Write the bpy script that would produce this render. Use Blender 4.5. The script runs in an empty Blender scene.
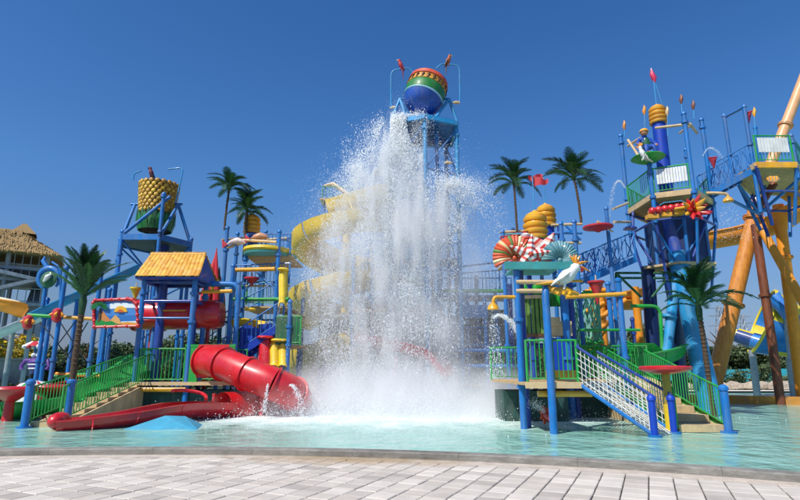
import bpy, math, random
import numpy as np
from mathutils import Vector, Matrix, noise
R = math.radians
random.seed(7); rng = np.random.default_rng(7)
scene = bpy.context.scene
C = scene.collection

# ------------------------------------------------------------------ camera, sky, sun, exposure
EYE, FPX, PITCH = 1.6, 530.0, R(12.8)
cam_d = bpy.data.cameras.new('camera'); cam = bpy.data.objects.new('camera', cam_d); C.objects.link(cam)
cam.location = (0, 0, EYE); cam.rotation_euler = (R(90) + PITCH, 0, 0)
cam_d.sensor_fit = 'HORIZONTAL'; cam_d.sensor_width = 36; cam_d.lens = 36 * FPX / 800
cam_d.clip_end = 2000; cam_d.clip_start = 0.1
scene.camera = cam
SUN_EL, SUN_AZ = R(52), R(222)      # azimuth from +Y clockwise: behind the camera, on the left
w = bpy.data.worlds.new('World'); scene.world = w; w.use_nodes = True
nt = w.node_tree; bg = nt.nodes['Background']
sky = nt.nodes.new('ShaderNodeTexSky'); sky.sky_type = 'NISHITA'; sky.sun_disc = False
sky.sun_elevation = SUN_EL; sky.sun_rotation = SUN_AZ
sky.air_density = 1.0; sky.dust_density = 0.35; sky.ozone_density = 3.0; sky.altitude = 50
hs = nt.nodes.new('ShaderNodeHueSaturation'); hs.inputs['Saturation'].default_value = 1.30; hs.inputs['Value'].default_value = 1.42; hs.inputs['Hue'].default_value = .507
nt.links.new(sky.outputs['Color'], hs.inputs['Color']); # haze of the lower sky, the same all the way round
wtc = nt.nodes.new('ShaderNodeTexCoord'); wsx = nt.nodes.new('ShaderNodeSeparateXYZ'); wrp = nt.nodes.new('ShaderNodeValToRGB'); wmx = nt.nodes.new('ShaderNodeMix'); wmx.data_type = 'RGBA'; wmx.blend_type = 'MULTIPLY'; wmx.inputs[0].default_value = 1
nt.links.new(wtc.outputs['Generated'], wsx.inputs[0]); nt.links.new(wsx.outputs['Z'], wrp.inputs[0])
el = wrp.color_ramp.elements; el[0].position = 0; el[0].color = (.27, .29, .50, 1); el[1].position = .45; el[1].color = (1, 1, 1, 1)
for p_, c_ in ((.05, (.35, .35, .50)), (.11, (.56, .53, .58)), (.21, (.86, .80, .82)), (.32, (.95, .97, .97))): e_ = el.new(p_); e_.color = c_ + (1,)
nt.links.new(hs.outputs['Color'], wmx.inputs[6]); nt.links.new(wrp.outputs['Color'], wmx.inputs[7]); nt.links.new(wmx.outputs[2], bg.inputs['Color']); bg.inputs['Strength'].default_value = 0.10
sd = bpy.data.lights.new('sun', 'SUN'); sd.energy = 5.0; sd.angle = R(0.53); sd.color = (1, .95, .87)
sun = bpy.data.objects.new('sun', sd); C.objects.link(sun)
tosun = Vector((math.sin(SUN_AZ) * math.cos(SUN_EL), math.cos(SUN_AZ) * math.cos(SUN_EL), math.sin(SUN_EL)))
sun.rotation_euler = tosun.to_track_quat('Z', 'Y').to_euler(); sun.location = tosun * 60
scene.view_settings.view_transform = 'Standard'; scene.view_settings.look = 'None'
scene.view_settings.exposure = 0.0; scene.view_settings.gamma = 1.0
scene.cycles.volume_step_rate = 2.0; scene.cycles.volume_max_steps = 96
scene.cycles.max_bounces = 6; scene.cycles.transparent_max_bounces = 12; scene.cycles.volume_bounces = 3

# ------------------------------------------------------------------ from the survey of the photograph to metres
CP, SP = math.cos(PITCH), math.sin(PITCH)
def at(px, py, Y):
    u, v = (px - 400) / FPX, (250 - py) / FPX
    s = Y / (CP - v * SP)
    return Vector((u * s, Y, EYE + (SP + v * CP) * s))
def H(py, Y): return at(400, py, Y).z
def X(px, py, Y): return at(px, py, Y).x
WZ = 0.05           # water level
def gnd(px, py, z=0.0):
    u, v = (px - 400) / FPX, (250 - py) / FPX
    dz = SP + v * CP; s = (z - EYE) / dz
    return Vector((u * s, (CP - v * SP) * s, z))
def V(x, y, z): return Vector((x, y, z))

# ------------------------------------------------------------------ materials
def lin(h):
    h = h.lstrip('#'); c = [int(h[i:i+2], 16) / 255 for i in (0, 2, 4)]
    return tuple((x / 12.92 if x <= .04045 else ((x + .055) / 1.055) ** 2.4) for x in c) + (1,)
MATS = {}
def mat(name, hexc, rough=.5, var=.15, scale=3.0, bump=0.0, bscale=40, spec=.5, coat=0, metal=0, hex2=None, stretch=(1, 1, 1), dirt=0.0, sub=0):
    if name in MATS: return MATS[name]
    m = bpy.data.materials.new(name); m.use_nodes = True; n = m.node_tree; L = n.links
    b = n.nodes['Principled BSDF']; b.inputs['Roughness'].default_value = rough
    b.inputs['Specular IOR Level'].default_value = spec; b.inputs['Metallic'].default_value = metal
    b.inputs['Coat Weight'].default_value = coat; b.inputs['Coat Roughness'].default_value = .12
    tc = n.nodes.new('ShaderNodeTexCoord'); mp = n.nodes.new('ShaderNodeMapping'); mp.inputs['Scale'].default_value = stretch
    geo = n.nodes.new('ShaderNodeNewGeometry')
    L.new(geo.outputs['Position'], mp.inputs['Vector'])
    no = n.nodes.new('ShaderNodeTexNoise'); no.inputs['Scale'].default_value = scale; no.inputs['Detail'].default_value = 6; no.inputs['Roughness'].default_value = .65
    L.new(mp.outputs[0], no.inputs['Vector'])
    c = lin(hexc); c2 = lin(hex2) if hex2 else tuple(x * (1 - var) for x in c[:3]) + (1,)
    c1 = c if hex2 else tuple(min(1, x * (1 + var * .6)) for x in c[:3]) + (1,)
    mx = n.nodes.new('ShaderNodeValToRGB'); mx.color_ramp.elements[0].position = .35; mx.color_ramp.elements[1].position = .68
    mx.color_ramp.elements[0].color = c2; mx.color_ramp.elements[1].color = c1
    L.new(no.outputs['Fac'], mx.inputs[0]); out = mx.outputs[0]
    if dirt:
        n2 = n.nodes.new('ShaderNodeTexNoise'); n2.inputs['Scale'].default_value = 1.4; n2.inputs['Detail'].default_value = 9; n2.inputs['Roughness'].default_value = .75
        m2 = n.nodes.new('ShaderNodeMapping'); m2.inputs['Scale'].default_value = (2.2, 2.2, .5); L.new(geo.outputs['Position'], m2.inputs['Vector']); L.new(m2.outputs[0], n2.inputs['Vector'])
        r2 = n.nodes.new('ShaderNodeMapRange'); r2.inputs[1].default_value = .46; r2.inputs[2].default_value = .74; r2.inputs[4].default_value = dirt
        L.new(n2.outputs['Fac'], r2.inputs[0])
        mm = n.nodes.new('ShaderNodeMix'); mm.data_type = 'RGBA'; L.new(r2.outputs[0], mm.inputs[0]); L.new(out, mm.inputs[6]); mm.inputs[7].default_value = (.22, .20, .16, 1)
        out = mm.outputs[2]
        rr = n.nodes.new('ShaderNodeMapRange'); rr.inputs[3].default_value = rough; rr.inputs[4].default_value = min(1, rough + .35); L.new(n2.outputs['Fac'], rr.inputs[0]); L.new(rr.outputs[0], b.inputs['Roughness'])
    L.new(out, b.inputs['Base Color'])
    if bump:
        nb = n.nodes.new('ShaderNodeTexNoise'); nb.inputs['Scale'].default_value = bscale; nb.inputs['Detail'].default_value = 5; L.new(mp.outputs[0], nb.inputs['Vector'])
        bb = n.nodes.new('ShaderNodeBump'); bb.inputs['Strength'].default_value = bump; bb.inputs['Distance'].default_value = .02
        L.new(nb.outputs['Fac'], bb.inputs['Height']); L.new(bb.outputs[0], b.inputs['Normal'])
    MATS[name] = m; return m
def paint(name, h, dirt=.55, rough=.33, coat=.2): return mat(name, h, rough=rough, var=.2, scale=1.7, coat=coat, dirt=dirt, bump=.08, bscale=14)
BLUE = paint('blue_paint', '#0b70bc'); BLUE2 = paint('sky_blue_paint', '#1f93cf'); NAVY = paint('deep_blue_paint', '#12409c')
GREEN = paint('green_paint', '#12a03c'); GREEN2 = paint('dark_green_paint', '#0b5c38', rough=.5)
YEL = paint('yellow_paint', '#eba81c'); YEL2 = paint('fibreglass_yellow', '#e8c41c', .3); ORG = paint('orange_paint', '#d9861f', .45)
RED = paint('red_fibreglass', '#d01722', .18, rough=.22, coat=.5); RED2 = paint('red_paint', '#c4202c', .3); CRM = paint('cream_pipe', '#d8b98a', .4)
WHT = paint('white_paint', '#e6e6e2', .25); TEAL = paint('teal_fibreglass', '#3f9c9a', .3); BRN = mat('brown_paint', '#7a4326', rough=.5, var=.35, scale=6, bump=.4, stretch=(1, 1, .2))
OBRN = mat('bark_orange_paint', '#dd943a', rough=.45, var=.3, scale=5, bump=.5, bscale=20, stretch=(2, 2, .35), hex2='#bb7028')
OCOL = mat('orange_column_paint', '#ea9420', rough=.4, var=.12, scale=2, dirt=.12)
DECK = mat('deck_plank', '#c9a876', rough=.75, var=.3, scale=4, bump=.3, stretch=(1, 6, 1), dirt=.3)
STUC = mat('tan_stucco', '#cdb286', rough=.85, var=.2, scale=2.5, bump=.4, bscale=30, dirt=.5)
GREY = mat('galvanised_grey', '#9aa2a8', rough=.45, var=.2, scale=4, metal=.3)
DGREY = mat('dark_steel', '#3a4046', rough=.6, var=.3)
ROPE = mat('white_rope', '#d9d8d2', rough=.8, var=.2)
PURP = paint('purple_paint', '#5a2c84', .2); PINK = paint('pink_paint', '#e0355c', .2)
BLK = mat('black_paint', '#15171a', rough=.5)
CONC = mat('concrete', '#8d8a82', rough=.85, var=.35, scale=3, bump=.5, bscale=25, dirt=.6, stretch=(1, 1, 3))
THAT = mat('thatch', '#a88c5e', rough=.95, var=.45, scale=8, bump=1.0, bscale=40, stretch=(4, 4, .6))
TILE = [mat('roof_tile_%d' % i, h, rough=.55, var=.15, scale=9, bump=.3) for i, h in enumerate(['#dba235', '#e3b048', '#cf9230', '#dfaa55'])]
TRUNK = mat('palm_trunk', '#5a4634', rough=.9, var=.4, scale=14, bump=.8, bscale=30, stretch=(1, 1, 5))
FROND = [mat('palm_leaf_%d' % i, h, rough=.5, var=.35, scale=8) for i, h in enumerate(['#28562a', '#37682c', '#1e4522'])]
LEAF = [mat('tree_leaf_%d' % i, h, rough=.7, var=.45, scale=1.2, hex2=h2) for i, (h, h2) in enumerate([('#4c6436', '#2a3f24'), ('#5d7044', '#33472a'), ('#6b7a4a', '#3d4c2c')])]
FLOW = mat('yellow_blossom', '#e0b81c', rough=.8, var=.4, scale=9)

# ------------------------------------------------------------------ object helpers
WLOC = {}
def thing(name, label, cat, loc, group=None):
    o = bpy.data.objects.new(name, None); C.objects.link(o); o.location = loc; o.empty_display_size = .3
    o['label'] = label; o['category'] = cat
    if group: o['group'] = group
    WLOC[o.name] = Vector(loc); return o
def put(name, me, parent, wl, kind=None, label=None):
    o = bpy.data.objects.new(name, me); C.objects.link(o); wl = Vector(wl)
    if parent is not None: o.parent = parent; o.location = wl - WLOC[parent.name]
    else: o.location = wl
    WLOC[o.name] = wl
    if kind: o['kind'] = kind
    if label: o['label'] = label
    return o
def tag(o, label, cat, group=None):
    o['label'] = label; o['category'] = cat
    if group: o['group'] = group
    return o
class G:
    def __init__(s): s.v = []; s.f = []; s.m = []
    def add(s, vs, fs, mi=0):
        b = len(s.v); s.v += [tuple(p) for p in vs]; s.f += [tuple(i + b for i in f) for f in fs]
        s.m += [mi] * len(fs) if isinstance(mi, int) else list(mi)
        return s
    def path(s, pts, rad, n=10, cap=True, mi=0, closed=False):
        pts = [Vector(p) for p in pts]; k = len(pts)
        rad = [rad] * k if isinstance(rad, (int, float)) else rad
        vs = []; fs = []; prev = None
        for i, p in enumerate(pts):
            if closed: t = pts[(i + 1) % k] - pts[i - 1]
            else: t = pts[min(i + 1, k - 1)] - pts[max(i - 1, 0)]
            t.normalize()
            if prev is None:
                a = Vector((0, 0, 1)) if abs(t.z) < .9 else Vector((1, 0, 0)); x = t.cross(a).normalized()
            else:
                x = (prev - t * prev.dot(t)).normalized()
            prev = x; y = t.cross(x)
            for j in range(n):
                an = 2 * math.pi * j / n; vs.append(p + (x * math.cos(an) + y * math.sin(an)) * rad[i])
        for i in range(k if closed else k - 1):
            for j in range(n):
                i2 = (i + 1) % k; fs.append((i * n + j, i * n + (j + 1) % n, i2 * n + (j + 1) % n, i2 * n + j))
        if cap and not closed: fs.append(tuple(range(n))[::-1]); fs.append(tuple((k - 1) * n + j for j in range(n)))
        return s.add(vs, fs, mi)
    def tube(s, a, b, r, n=10, r2=None, mi=0): return s.path([a, b], [r, r if r2 is None else r2], n, True, mi)
    def box(s, c, sz, rz=0, rx=0, ry=0, mi=0):
        m = Matrix.Rotation(rz, 3, 'Z') @ Matrix.Rotation(rx, 3, 'X') @ Matrix.Rotation(ry, 3, 'Y'); c = Vector(c)
        vs = [c + m @ Vector((x * sz[0] / 2, y * sz[1] / 2, z * sz[2] / 2)) for x in (-1, 1) for y in (-1, 1) for z in (-1, 1)]
        return s.add(vs, [(0, 1, 3, 2), (4, 6, 7, 5), (0, 4, 5, 1), (2, 3, 7, 6), (0, 2, 6, 4), (1, 5, 7, 3)], mi)
    def bar(s, a, b, w, h, mi=0):
        a = Vector(a); b = Vector(b); t = (b - a).normalized(); sd = t.cross(Vector((0, 0, 1)))
        sd = sd.normalized() if sd.length > 1e-4 else Vector((1, 0, 0)); u = sd.cross(t)
        vs = [p + sd * x * w / 2 + u * y * h / 2 for p in (a, b) for x, y in ((-1, -1), (1, -1), (1, 1), (-1, 1))]
        return s.add(vs, [(0, 3, 2, 1), (4, 5, 6, 7), (0, 1, 5, 4), (1, 2, 6, 5), (2, 3, 7, 6), (3, 0, 4, 7)], mi)
    def slab(s, poly, z0, z1, mi=0):
        n = len(poly); vs = [(p[0], p[1], z0) for p in poly] + [(p[0], p[1], z1) for p in poly]
        return s.add(vs, [tuple(range(n))[::-1], tuple(range(n, 2 * n))] + [(i, (i + 1) % n, n + (i + 1) % n, n + i) for i in range(n)], mi)
    def prism(s, poly, depth, mi=0):     # poly: 3D points in a plane, depth: vector
        n = len(poly); d = Vector(depth); vs = [Vector(p) for p in poly] + [Vector(p) + d for p in poly]
        return s.add(vs, [tuple(range(n))[::-1], tuple(range(n, 2 * n))] + [(i, (i + 1) % n, n + (i + 1) % n, n + i) for i in range(n)], mi)
    def lathe(s, c, prof, n=20, M=None, mi=0, squash=(1, 1), cap=True):
        c = Vector(c); vs = []; fs = []; M = M or Matrix.Identity(3)
        for r, z in prof:
            for j in range(n):
                a = 2 * math.pi * j / n; vs.append(c + M @ Vector((r * math.cos(a) * squash[0], r * math.sin(a) * squash[1], z)))
        k = len(prof)
        for i in range(k - 1):
            for j in range(n): fs.append((i * n + j, i * n + (j + 1) % n, (i + 1) * n + (j + 1) % n, (i + 1) * n + j))
        if cap: fs.append(tuple(range(n))[::-1]); fs.append(tuple((k - 1) * n + j for j in range(n)))
        mm = mi if isinstance(mi, int) else [mi[i] for i in range(k - 1) for _ in range(n)] + ([mi[0], mi[-1]] if cap else [])
        return s.add(vs, fs, mm)
    def ball(s, c, r, n=12, mi=0, sc=(1, 1, 1)):
        k = n // 2 + 1; prof = [(max(1e-4, r * math.sin(math.pi * i / k)), -r * math.cos(math.pi * i / k)) for i in range(k + 1)]
        return s.lathe(c, prof, n, Matrix.Diagonal(Vector(sc)), mi)
    def sweep(s, pts, sec, up=None, mi=0, closed=True, caps=True, scl=None):
        pts = [Vector(p) for p in pts]; k = len(pts); n = len(sec); vs = []; fs = []
        for i, p in enumerate(pts):
            t = (pts[min(i + 1, k - 1)] - pts[max(i - 1, 0)]).normalized()
            upv = Vector(up[i] if up is not None and not isinstance(up, Vector) else (up or (0, 0, 1)))
            sd = t.cross(upv).normalized(); u = sd.cross(t); q = 1 if scl is None else scl[i]
            vs += [p + sd * a * q + u * b * q for a, b in sec]
        for i in range(k - 1):
            for j in range(n if closed else n - 1): fs.append((i * n + j, (i + 1) * n + j, (i + 1) * n + (j + 1) % n, i * n + (j + 1) % n))
        if caps and closed:
            h = n // 2
            for b in (0, (k - 1) * n):
                for j in range(h - 1): fs.append((b + j, b + j + 1, b + n - 2 - j, b + n - 1 - j))
        return s.add(vs, fs, mi)
    def build(s, name, m, parent=None, kind=None, label=None, smooth=True, origin=None, ang=40):
        ms = m if isinstance(m, (list, tuple)) else [m]
        a = np.array(s.v); o = Vector(((a.min(0) + a.max(0)) / 2).tolist()) if origin is None else Vector(origin)
        me = bpy.data.meshes.new(name); me.from_pydata((a - np.array(o)).tolist(), [], s.f)
        for q in ms: me.materials.append(q)
        if len(ms) > 1: me.polygons.foreach_set('material_index', s.m)
        import bmesh
        bm = bmesh.new(); bm.from_mesh(me); bmesh.ops.recalc_face_normals(bm, faces=bm.faces); bm.to_mesh(me); bm.free()
        if smooth: me.shade_smooth(); me.set_sharp_from_angle(angle=R(ang))
        me.update(); return put(name, me, parent, o, kind, label)
def usec(r, depth=None, th=.05, n=12, lip=.06):
    """closed U section of an open trough: outer arc, then inner arc back"""
    depth = depth or r
    o = [(-r - lip, depth * .0 + .0), ] + [(-r * math.cos(math.pi * i / n), -depth * math.sin(math.pi * i / n)) for i in range(n + 1)] + [(r + lip, 0)]
    inn = [(r + lip, th)] + [((r - th) * math.cos(math.pi * i / n), th - (depth) * math.sin(math.pi * i / n) + (th if 0 < i < n else 0) * .0) for i in range(n + 1)] + [(-r - lip, th)]
    return o + inn
def catmull(pts, k=8):
    P = [Vector(p) for p in pts]; P = [P[0] * 2 - P[1]] + P + [P[-1] * 2 - P[-2]]; out = []
    for i in range(1, len(P) - 2):
        for j in range(k):
            t = j / k; a, b, c, d = P[i - 1], P[i], P[i + 1], P[i + 2]
            out.append(.5 * ((2 * b) + (c - a) * t + (2 * a - 5 * b + 4 * c - d) * t * t + (3 * b - a - 3 * c + d) * t ** 3))
    out.append(P[-2]); return out
def post(par, x, y, z0, z1, r=.085, m=None, collars=(), name='post', cap=True, n=14):
    r *= .84
    g = G().tube(V(x, y, z0), V(x, y, z1), r, n)
    for c in collars: g.tube(V(x, y, c - .05), V(x, y, c + .05), r * 1.55, n)
    if cap: g.lathe(V(x, y, z1), [(r * 1.25, -.03), (r * 1.25, .04), (r * .7, .1), (.01, .12)], n)
    return g.build(name, m or BLUE, par)
def pipe(par, a, b, r=.05, m=None, name='pipe', n=10): return G().tube(a, b, r, n).build(name, m or BLUE, par)
def bent(par, pts, r=.05, m=None, name='pipe', n=10):
    # rounded corners
    P = [Vector(p) for p in pts]; out = [P[0]]
    for i in range(1, len(P) - 1):
        a, b, c = P[i - 1], P[i], P[i + 1]; q = min(.35, (b - a).length * .4, (c - b).length * .4)
        s, e = b + (a - b).normalized() * q, b + (c - b).normalized() * q
        for t in (0, .25, .5, .75, 1): out.append(s * (1 - t) ** 2 + b * 2 * t * (1 - t) + e * t * t)
    out.append(P[-1]); return G().path(out, r, n).build(name, m or BLUE, par)
BALM = {}
def railing(par, pts, h=1.0, m=None, gap=.12, rb=.014, rr=.028, ends=True, posts=None, low=.1, plank=None, r_end=.035):
    """a rail along base points with upright bars, each bar a sub-part"""
    m = m or GREEN; g = G(); P = [Vector(p) for p in pts]
    for a, b in zip(P[:-1], P[1:]):
        g.tube(a + V(0, 0, h), b + V(0, 0, h), rr, 8); g.tube(a + V(0, 0, low), b + V(0, 0, low), rr * .7, 8)
    for p in P: g.tube(p, p + V(0, 0, h + .02), r_end, 8)
    o = g.build('railing', m, par)
    key = (round(h, 2), round(low, 2), rb, m.name)
    if key not in BALM:
        q = G().tube(V(0, 0, low), V(0, 0, h), rb, 6); me = bpy.data.meshes.new('baluster'); me.from_pydata(q.v, [], q.f); me.materials.append(m); me.shade_smooth(); me.set_sharp_from_angle(angle=R(50)); BALM[key] = me
    for a, b in zip(P[:-1], P[1:]):
        k = max(2, int((b - a).length / gap))
        for i in range(1, k): put('baluster', BALM[key], o, a.lerp(b, i / k))
    return o
def planks(par, x0, x1, y0, y1, z, m=None, w=.18, th=.07, name='deck_plank'):
    k = max(1, round((y1 - y0) / w)); me = None
    for i in range(k):
        yy = y0 + (i + .5) * (y1 - y0) / k
        if me is None:
            o = G().box(V((x0 + x1) / 2, yy, z), (x1 - x0, (y1 - y0) / k - .015, th)).build(name, m or DECK, par); me = o.data
        else: put(name, me, par, V((x0 + x1) / 2, yy, z))
def drops(name, pts, size, mats, parent=None, label=None, cat=None, stretch=2.0):
    """fine water drops, each a small drawn-out octahedron"""
    n = len(pts); pts = np.asarray(pts, dtype=np.float64); size = np.asarray(size)[:, None, None]
    oc = np.array([(1.1, 0, .3), (-.6, 1, .3), (-.6, -1, .3), (0, 0, -1.2)], float)
    st = 1 + (stretch - 1) * rng.random((n, 1)); k = np.repeat(oc[None], n, 0); k[:, :, 2] *= st
    k += rng.normal(0, .25, k.shape)
    vs = (pts[:, None] + k * size).reshape(-1, 3)
    F = np.array([(0, 1, 2), (1, 0, 3), (2, 1, 3), (0, 2, 3)])
    fs = (F[None] + (np.arange(n) * 4)[:, None, None]).reshape(-1, 3)
    me = bpy.data.meshes.new(name); me.vertices.add(len(vs)); me.vertices.foreach_set('co', vs.ravel())
    me.loops.add(fs.size); me.loops.foreach_set('vertex_index', fs.ravel().astype(np.int32))
    me.polygons.add(len(fs)); me.polygons.foreach_set('loop_start', np.arange(0, fs.size, 3, dtype=np.int32))
    me.polygons.foreach_set('use_smooth', np.ones(len(fs), bool))
    print('DROPS', name, n); me.update(); me.validate(); me.materials.append(mats)
    o = put(name, me, parent, V(0, 0, 0) if parent is None else WLOC[parent.name], 'stuff', label)
    return o

# ================================================================== THE SETTING
def structure(g, name, m, **k):
    return g.build(name, m, None, 'structure', **k)
# ---- kerb line surveyed on the photograph, continued smoothly both ways
_kp = [gnd(x, y) for x, y in ((0, 456.5), (100, 456), (200, 455.5), (300, 456), (400, 458.5), (500, 463.5), (600, 469.5), (700, 476), (800, 483))]
_co = np.polyfit([p.x for p in _kp], [p.y for p in _kp], 3)
def kerb_y(x):
    lo, hi = _kp[0].x, _kp[-1].x; d = np.polyder(_co)
    if x < lo: return float(np.polyval(_co, lo) + np.polyval(d, lo) * (x - lo))
    if x > hi: return float(np.polyval(_co, hi) + np.polyval(d, hi) * (x - hi))
    return float(np.polyval(_co, x))
structure(G().add([(-900, -300, -.6), (900, -300, -.6), (900, 900, -.6), (-900, 900, -.6)], [(0, 1, 2, 3)]), 'ground', mat('earth', '#8f8a6c', rough=1, var=.4, scale=.08, hex2='#5f6b45'))
# ---- paved plaza
PB = mat('paving_bed', '#55504a', rough=.95, var=.4, scale=5, bump=.5)
xs = [-40 + i * .5 for i in range(161)]
pg = G(); vs = [(x, kerb_y(x) + .05, -.03) for x in xs] + [(x, -12, -.03) for x in xs]
pg.add(vs, [(i, i + 1, len(xs) + i + 1, len(xs) + i) for i in range(len(xs) - 1)])
plaza = structure(pg, 'paved_plaza', PB)
def paver_mat(name, h, v):
    m = mat(name, h, rough=.85, var=v, scale=2.2, bump=.35, bscale=60)
    return m
PV = [paver_mat('paver_%d' % i, h, .12) for i, h in enumerate(['#c9c0b3', '#beb5a9', '#d2c9bc', '#b2a99e', '#c3b9ac'])]
def stain(m, ctr, sx, col, r0, r1, gain=1.1, rough=None):   # a stain with its own torn outline
    n = m.node_tree; b = n.nodes['Principled BSDF']; src = b.inputs['Base Color'].links[0].from_socket
    geo = n.nodes.new('ShaderNodeNewGeometry'); vm = n.nodes.new('ShaderNodeVectorMath'); vm.operation = 'DISTANCE'
    sc_ = n.nodes.new('ShaderNodeMapping'); sc_.inputs['Scale'].default_value = (sx, 1, 1); n.links.new(geo.outputs['Position'], sc_.inputs[0]); n.links.new(sc_.outputs[0], vm.inputs[0]); vm.inputs[1].default_value = (ctr[0] * sx, ctr[1], 0)
    no = n.nodes.new('ShaderNodeTexNoise'); no.inputs['Scale'].default_value = 2.5; no.inputs['Detail'].default_value = 8; n.links.new(geo.outputs['Position'], no.inputs[0])
    ad = n.nodes.new('ShaderNodeMath'); ad.operation = 'MULTIPLY_ADD'; ad.inputs[1].default_value = gain; n.links.new(no.outputs['Fac'], ad.inputs[0]); n.links.new(vm.outputs['Value'], ad.inputs[2])
    mr = n.nodes.new('ShaderNodeMapRange'); mr.inputs[1].default_value = r1; mr.inputs[2].default_value = r0; n.links.new(ad.outputs[0], mr.inputs[0])
    mx = n.nodes.new('ShaderNodeMix'); mx.data_type = 'RGBA'; n.links.new(mr.outputs[0], mx.inputs[0]); n.links.new(src, mx.inputs[6]); mx.inputs[7].default_value = lin(col)
    n.links.new(mx.outputs[2], b.inputs['Base Color'])
for m in PV: stain(m, (-.2, 10.6), .3, '#b09a7e', .95, 1.55)
pa = R(-24.7); ax, ay = V(math.cos(pa), math.sin(pa), 0), V(-math.sin(pa), math.cos(pa), 0)
S = .335; cells = []
for i in range(-70, 80):
    for j in range(-40, 60):
        c = ax * (i * S) + ay * (j * S); 
        if c.y > 5.6 and c.y < kerb_y(c.x) - .16 and abs(c.x) < 13: cells.append((i, j, c))
def seen(c):
    u = (c.x / (c.y * CP - EYE * SP)) * FPX; dn = math.atan2(EYE, c.y) + PITCH
    return abs(u) < 430 and 250 + FPX * math.tan(dn) < 505
cells.sort(key=lambda t: (not seen(t[2]), t[2].length))
pm = {}
def brickdata(k):
    if k not in pm:
        g = G(); w = S / 2 - .008; b = .009
        vs = [(-w, -w, -.03), (w, -w, -.03), (w, w, -.03), (-w, w, -.03), (-w, -w, -b), (w, -w, -b), (w, w, -b), (-w, w, -b)] + [(x * (w - b), y * (w - b), 0) for x, y in ((-1, -1), (1, -1), (1, 1), (-1, 1))]
        fs = [(0, 1, 5, 4), (1, 2, 6, 5), (2, 3, 7, 6), (3, 0, 4, 7), (4, 5, 9, 8), (5, 6, 10, 9), (6, 7, 11, 10), (7, 4, 8, 11), (8, 9, 10, 11)]
        me = bpy.data.meshes.new('paving_stone'); me.from_pydata(vs, [], fs); me.materials.append(PV[k]); pm[k] = (me, vs, fs)
    return pm[k]
rest = G()
for q, (i, j, c) in enumerate(cells):
    k = random.choices(range(5), (4, 3, 3, 1.2, 3))[0]; me, vs, fs = brickdata(k)
    rot = Matrix.Rotation(pa + R(random.uniform(-.8, .8)), 3, 'Z'); z = random.uniform(-.004, .004); tx, ty = R(random.uniform(-.5, .5)), R(random.uniform(-.5, .5))
    if q < 300:
        o = put('paving_stone', me, plaza, V(c.x, c.y, z)); o.rotation_euler = (tx, ty, pa + R(random.uniform(-.8, .8)))
    else:
        rest.add([c + V(0, 0, z) + rot @ Vector(p) for p in vs], fs, k)
rest.build('paving_stones', PV, plaza, kind='stuff', smooth=False)
APR = mat('mortar_strip', '#c4b7a8', rough=.9, var=.2, scale=4, bump=.5, bscale=30); stain(APR, (.1, 11.0), .33, '#a08b6c', 1.1, 1.8)
axs = [-36 + i * .5 for i in range(132)]
structure(G().add([(x, kerb_y(x) + .02, .008) for x in axs] + [(x, kerb_y(x) - .30 - .03 * math.sin(x * 2.1), .008) for x in axs] + [(x, kerb_y(x) - .30 - .03 * math.sin(x * 2.1), -.03) for x in axs], [(i, i + 1, 132 + i + 1, 132 + i) for i in range(131)] + [(132 + i, 133 + i, 265 + i, 264 + i) for i in range(131)]), 'kerb_apron', APR)
stain(CONC, (.6, 11.3), .45, '#4f473d', .95, 1.7)
# ---- kerb: cast concrete lengths
WET = mat('wet_concrete', '#6d6459', rough=.35, var=.45, scale=2.5, bump=.4, bscale=20, hex2='#3f3a34', stretch=(1, 1, 3))
kx = []; x = -36.0
while x < 30: kx.append(x); x += 1.95
kerb = None
for i in range(len(kx) - 1):
    n = 6; pts = [V(a, kerb_y(a), 0) for a in np.linspace(kx[i] + .002, kx[i + 1] - .002, n)]
    g = G().sweep(pts, [(0, -.1), (0, .105), (-.02, .12), (-.30, .12), (-.32, .105), (-.32, -.6), (-.1, -.6)], caps=False)
    g.f += [tuple(range(7)), tuple(7 * (n - 1) + q for q in range(7))[::-1]]; g.m += [0, 0]
    if kerb is None: kerb = structure(g, 'pool_kerb', CONC, ang=30)
    else: g.build('kerb_stone', CONC, kerb, ang=30)
# ---- pool floor and water
def pool_poly(off, far):
    xs2 = [-60 + i * 1.0 for i in range(121)]
    near = [(x, kerb_y(x) + off) for x in xs2]
    return near, [(x, far) for x in xs2]
def pool(name, z, off, far, m):
    a, b = pool_poly(off, far); n = len(a)
    g = G().add([(p[0], p[1], z) for p in a] + [(p[0], p[1], z) for p in b], [(i, i + 1, n + i + 1, n + i) for i in range(n - 1)])
    return g.build(name, m, None, 'structure', smooth=False)
mw = bpy.data.materials.new('pool_water'); mw.use_nodes = True; n = mw.node_tree; L = n.links; b = n.nodes['Principled BSDF']
geo = n.nodes.new('ShaderNodeNewGeometry')
def noi(s, d=6, st=(1, 1, 1), r=.6):
    m2 = n.nodes.new('ShaderNodeMapping'); m2.inputs['Scale'].default_value = st; L.new(geo.outputs['Position'], m2.inputs[0])
    q = n.nodes.new('ShaderNodeTexNoise'); q.inputs['Scale'].default_value = s; q.inputs['Detail'].default_value = d; q.inputs['Roughness'].default_value = r; L.new(m2.outputs[0], q.inputs[0]); return q.outputs['Fac']
r1 = n.nodes.new('ShaderNodeValToRGB'); L.new(noi(.45, 8, (1, .5, 1), .7), r1.inputs[0])
r1.color_ramp.elements[0].position = .3; r1.color_ramp.elements[1].position = .7
r1.color_ramp.elements[0].color = lin('#6fae9e'); r1.color_ramp.elements[1].color = lin('#a5d4c4')
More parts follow.
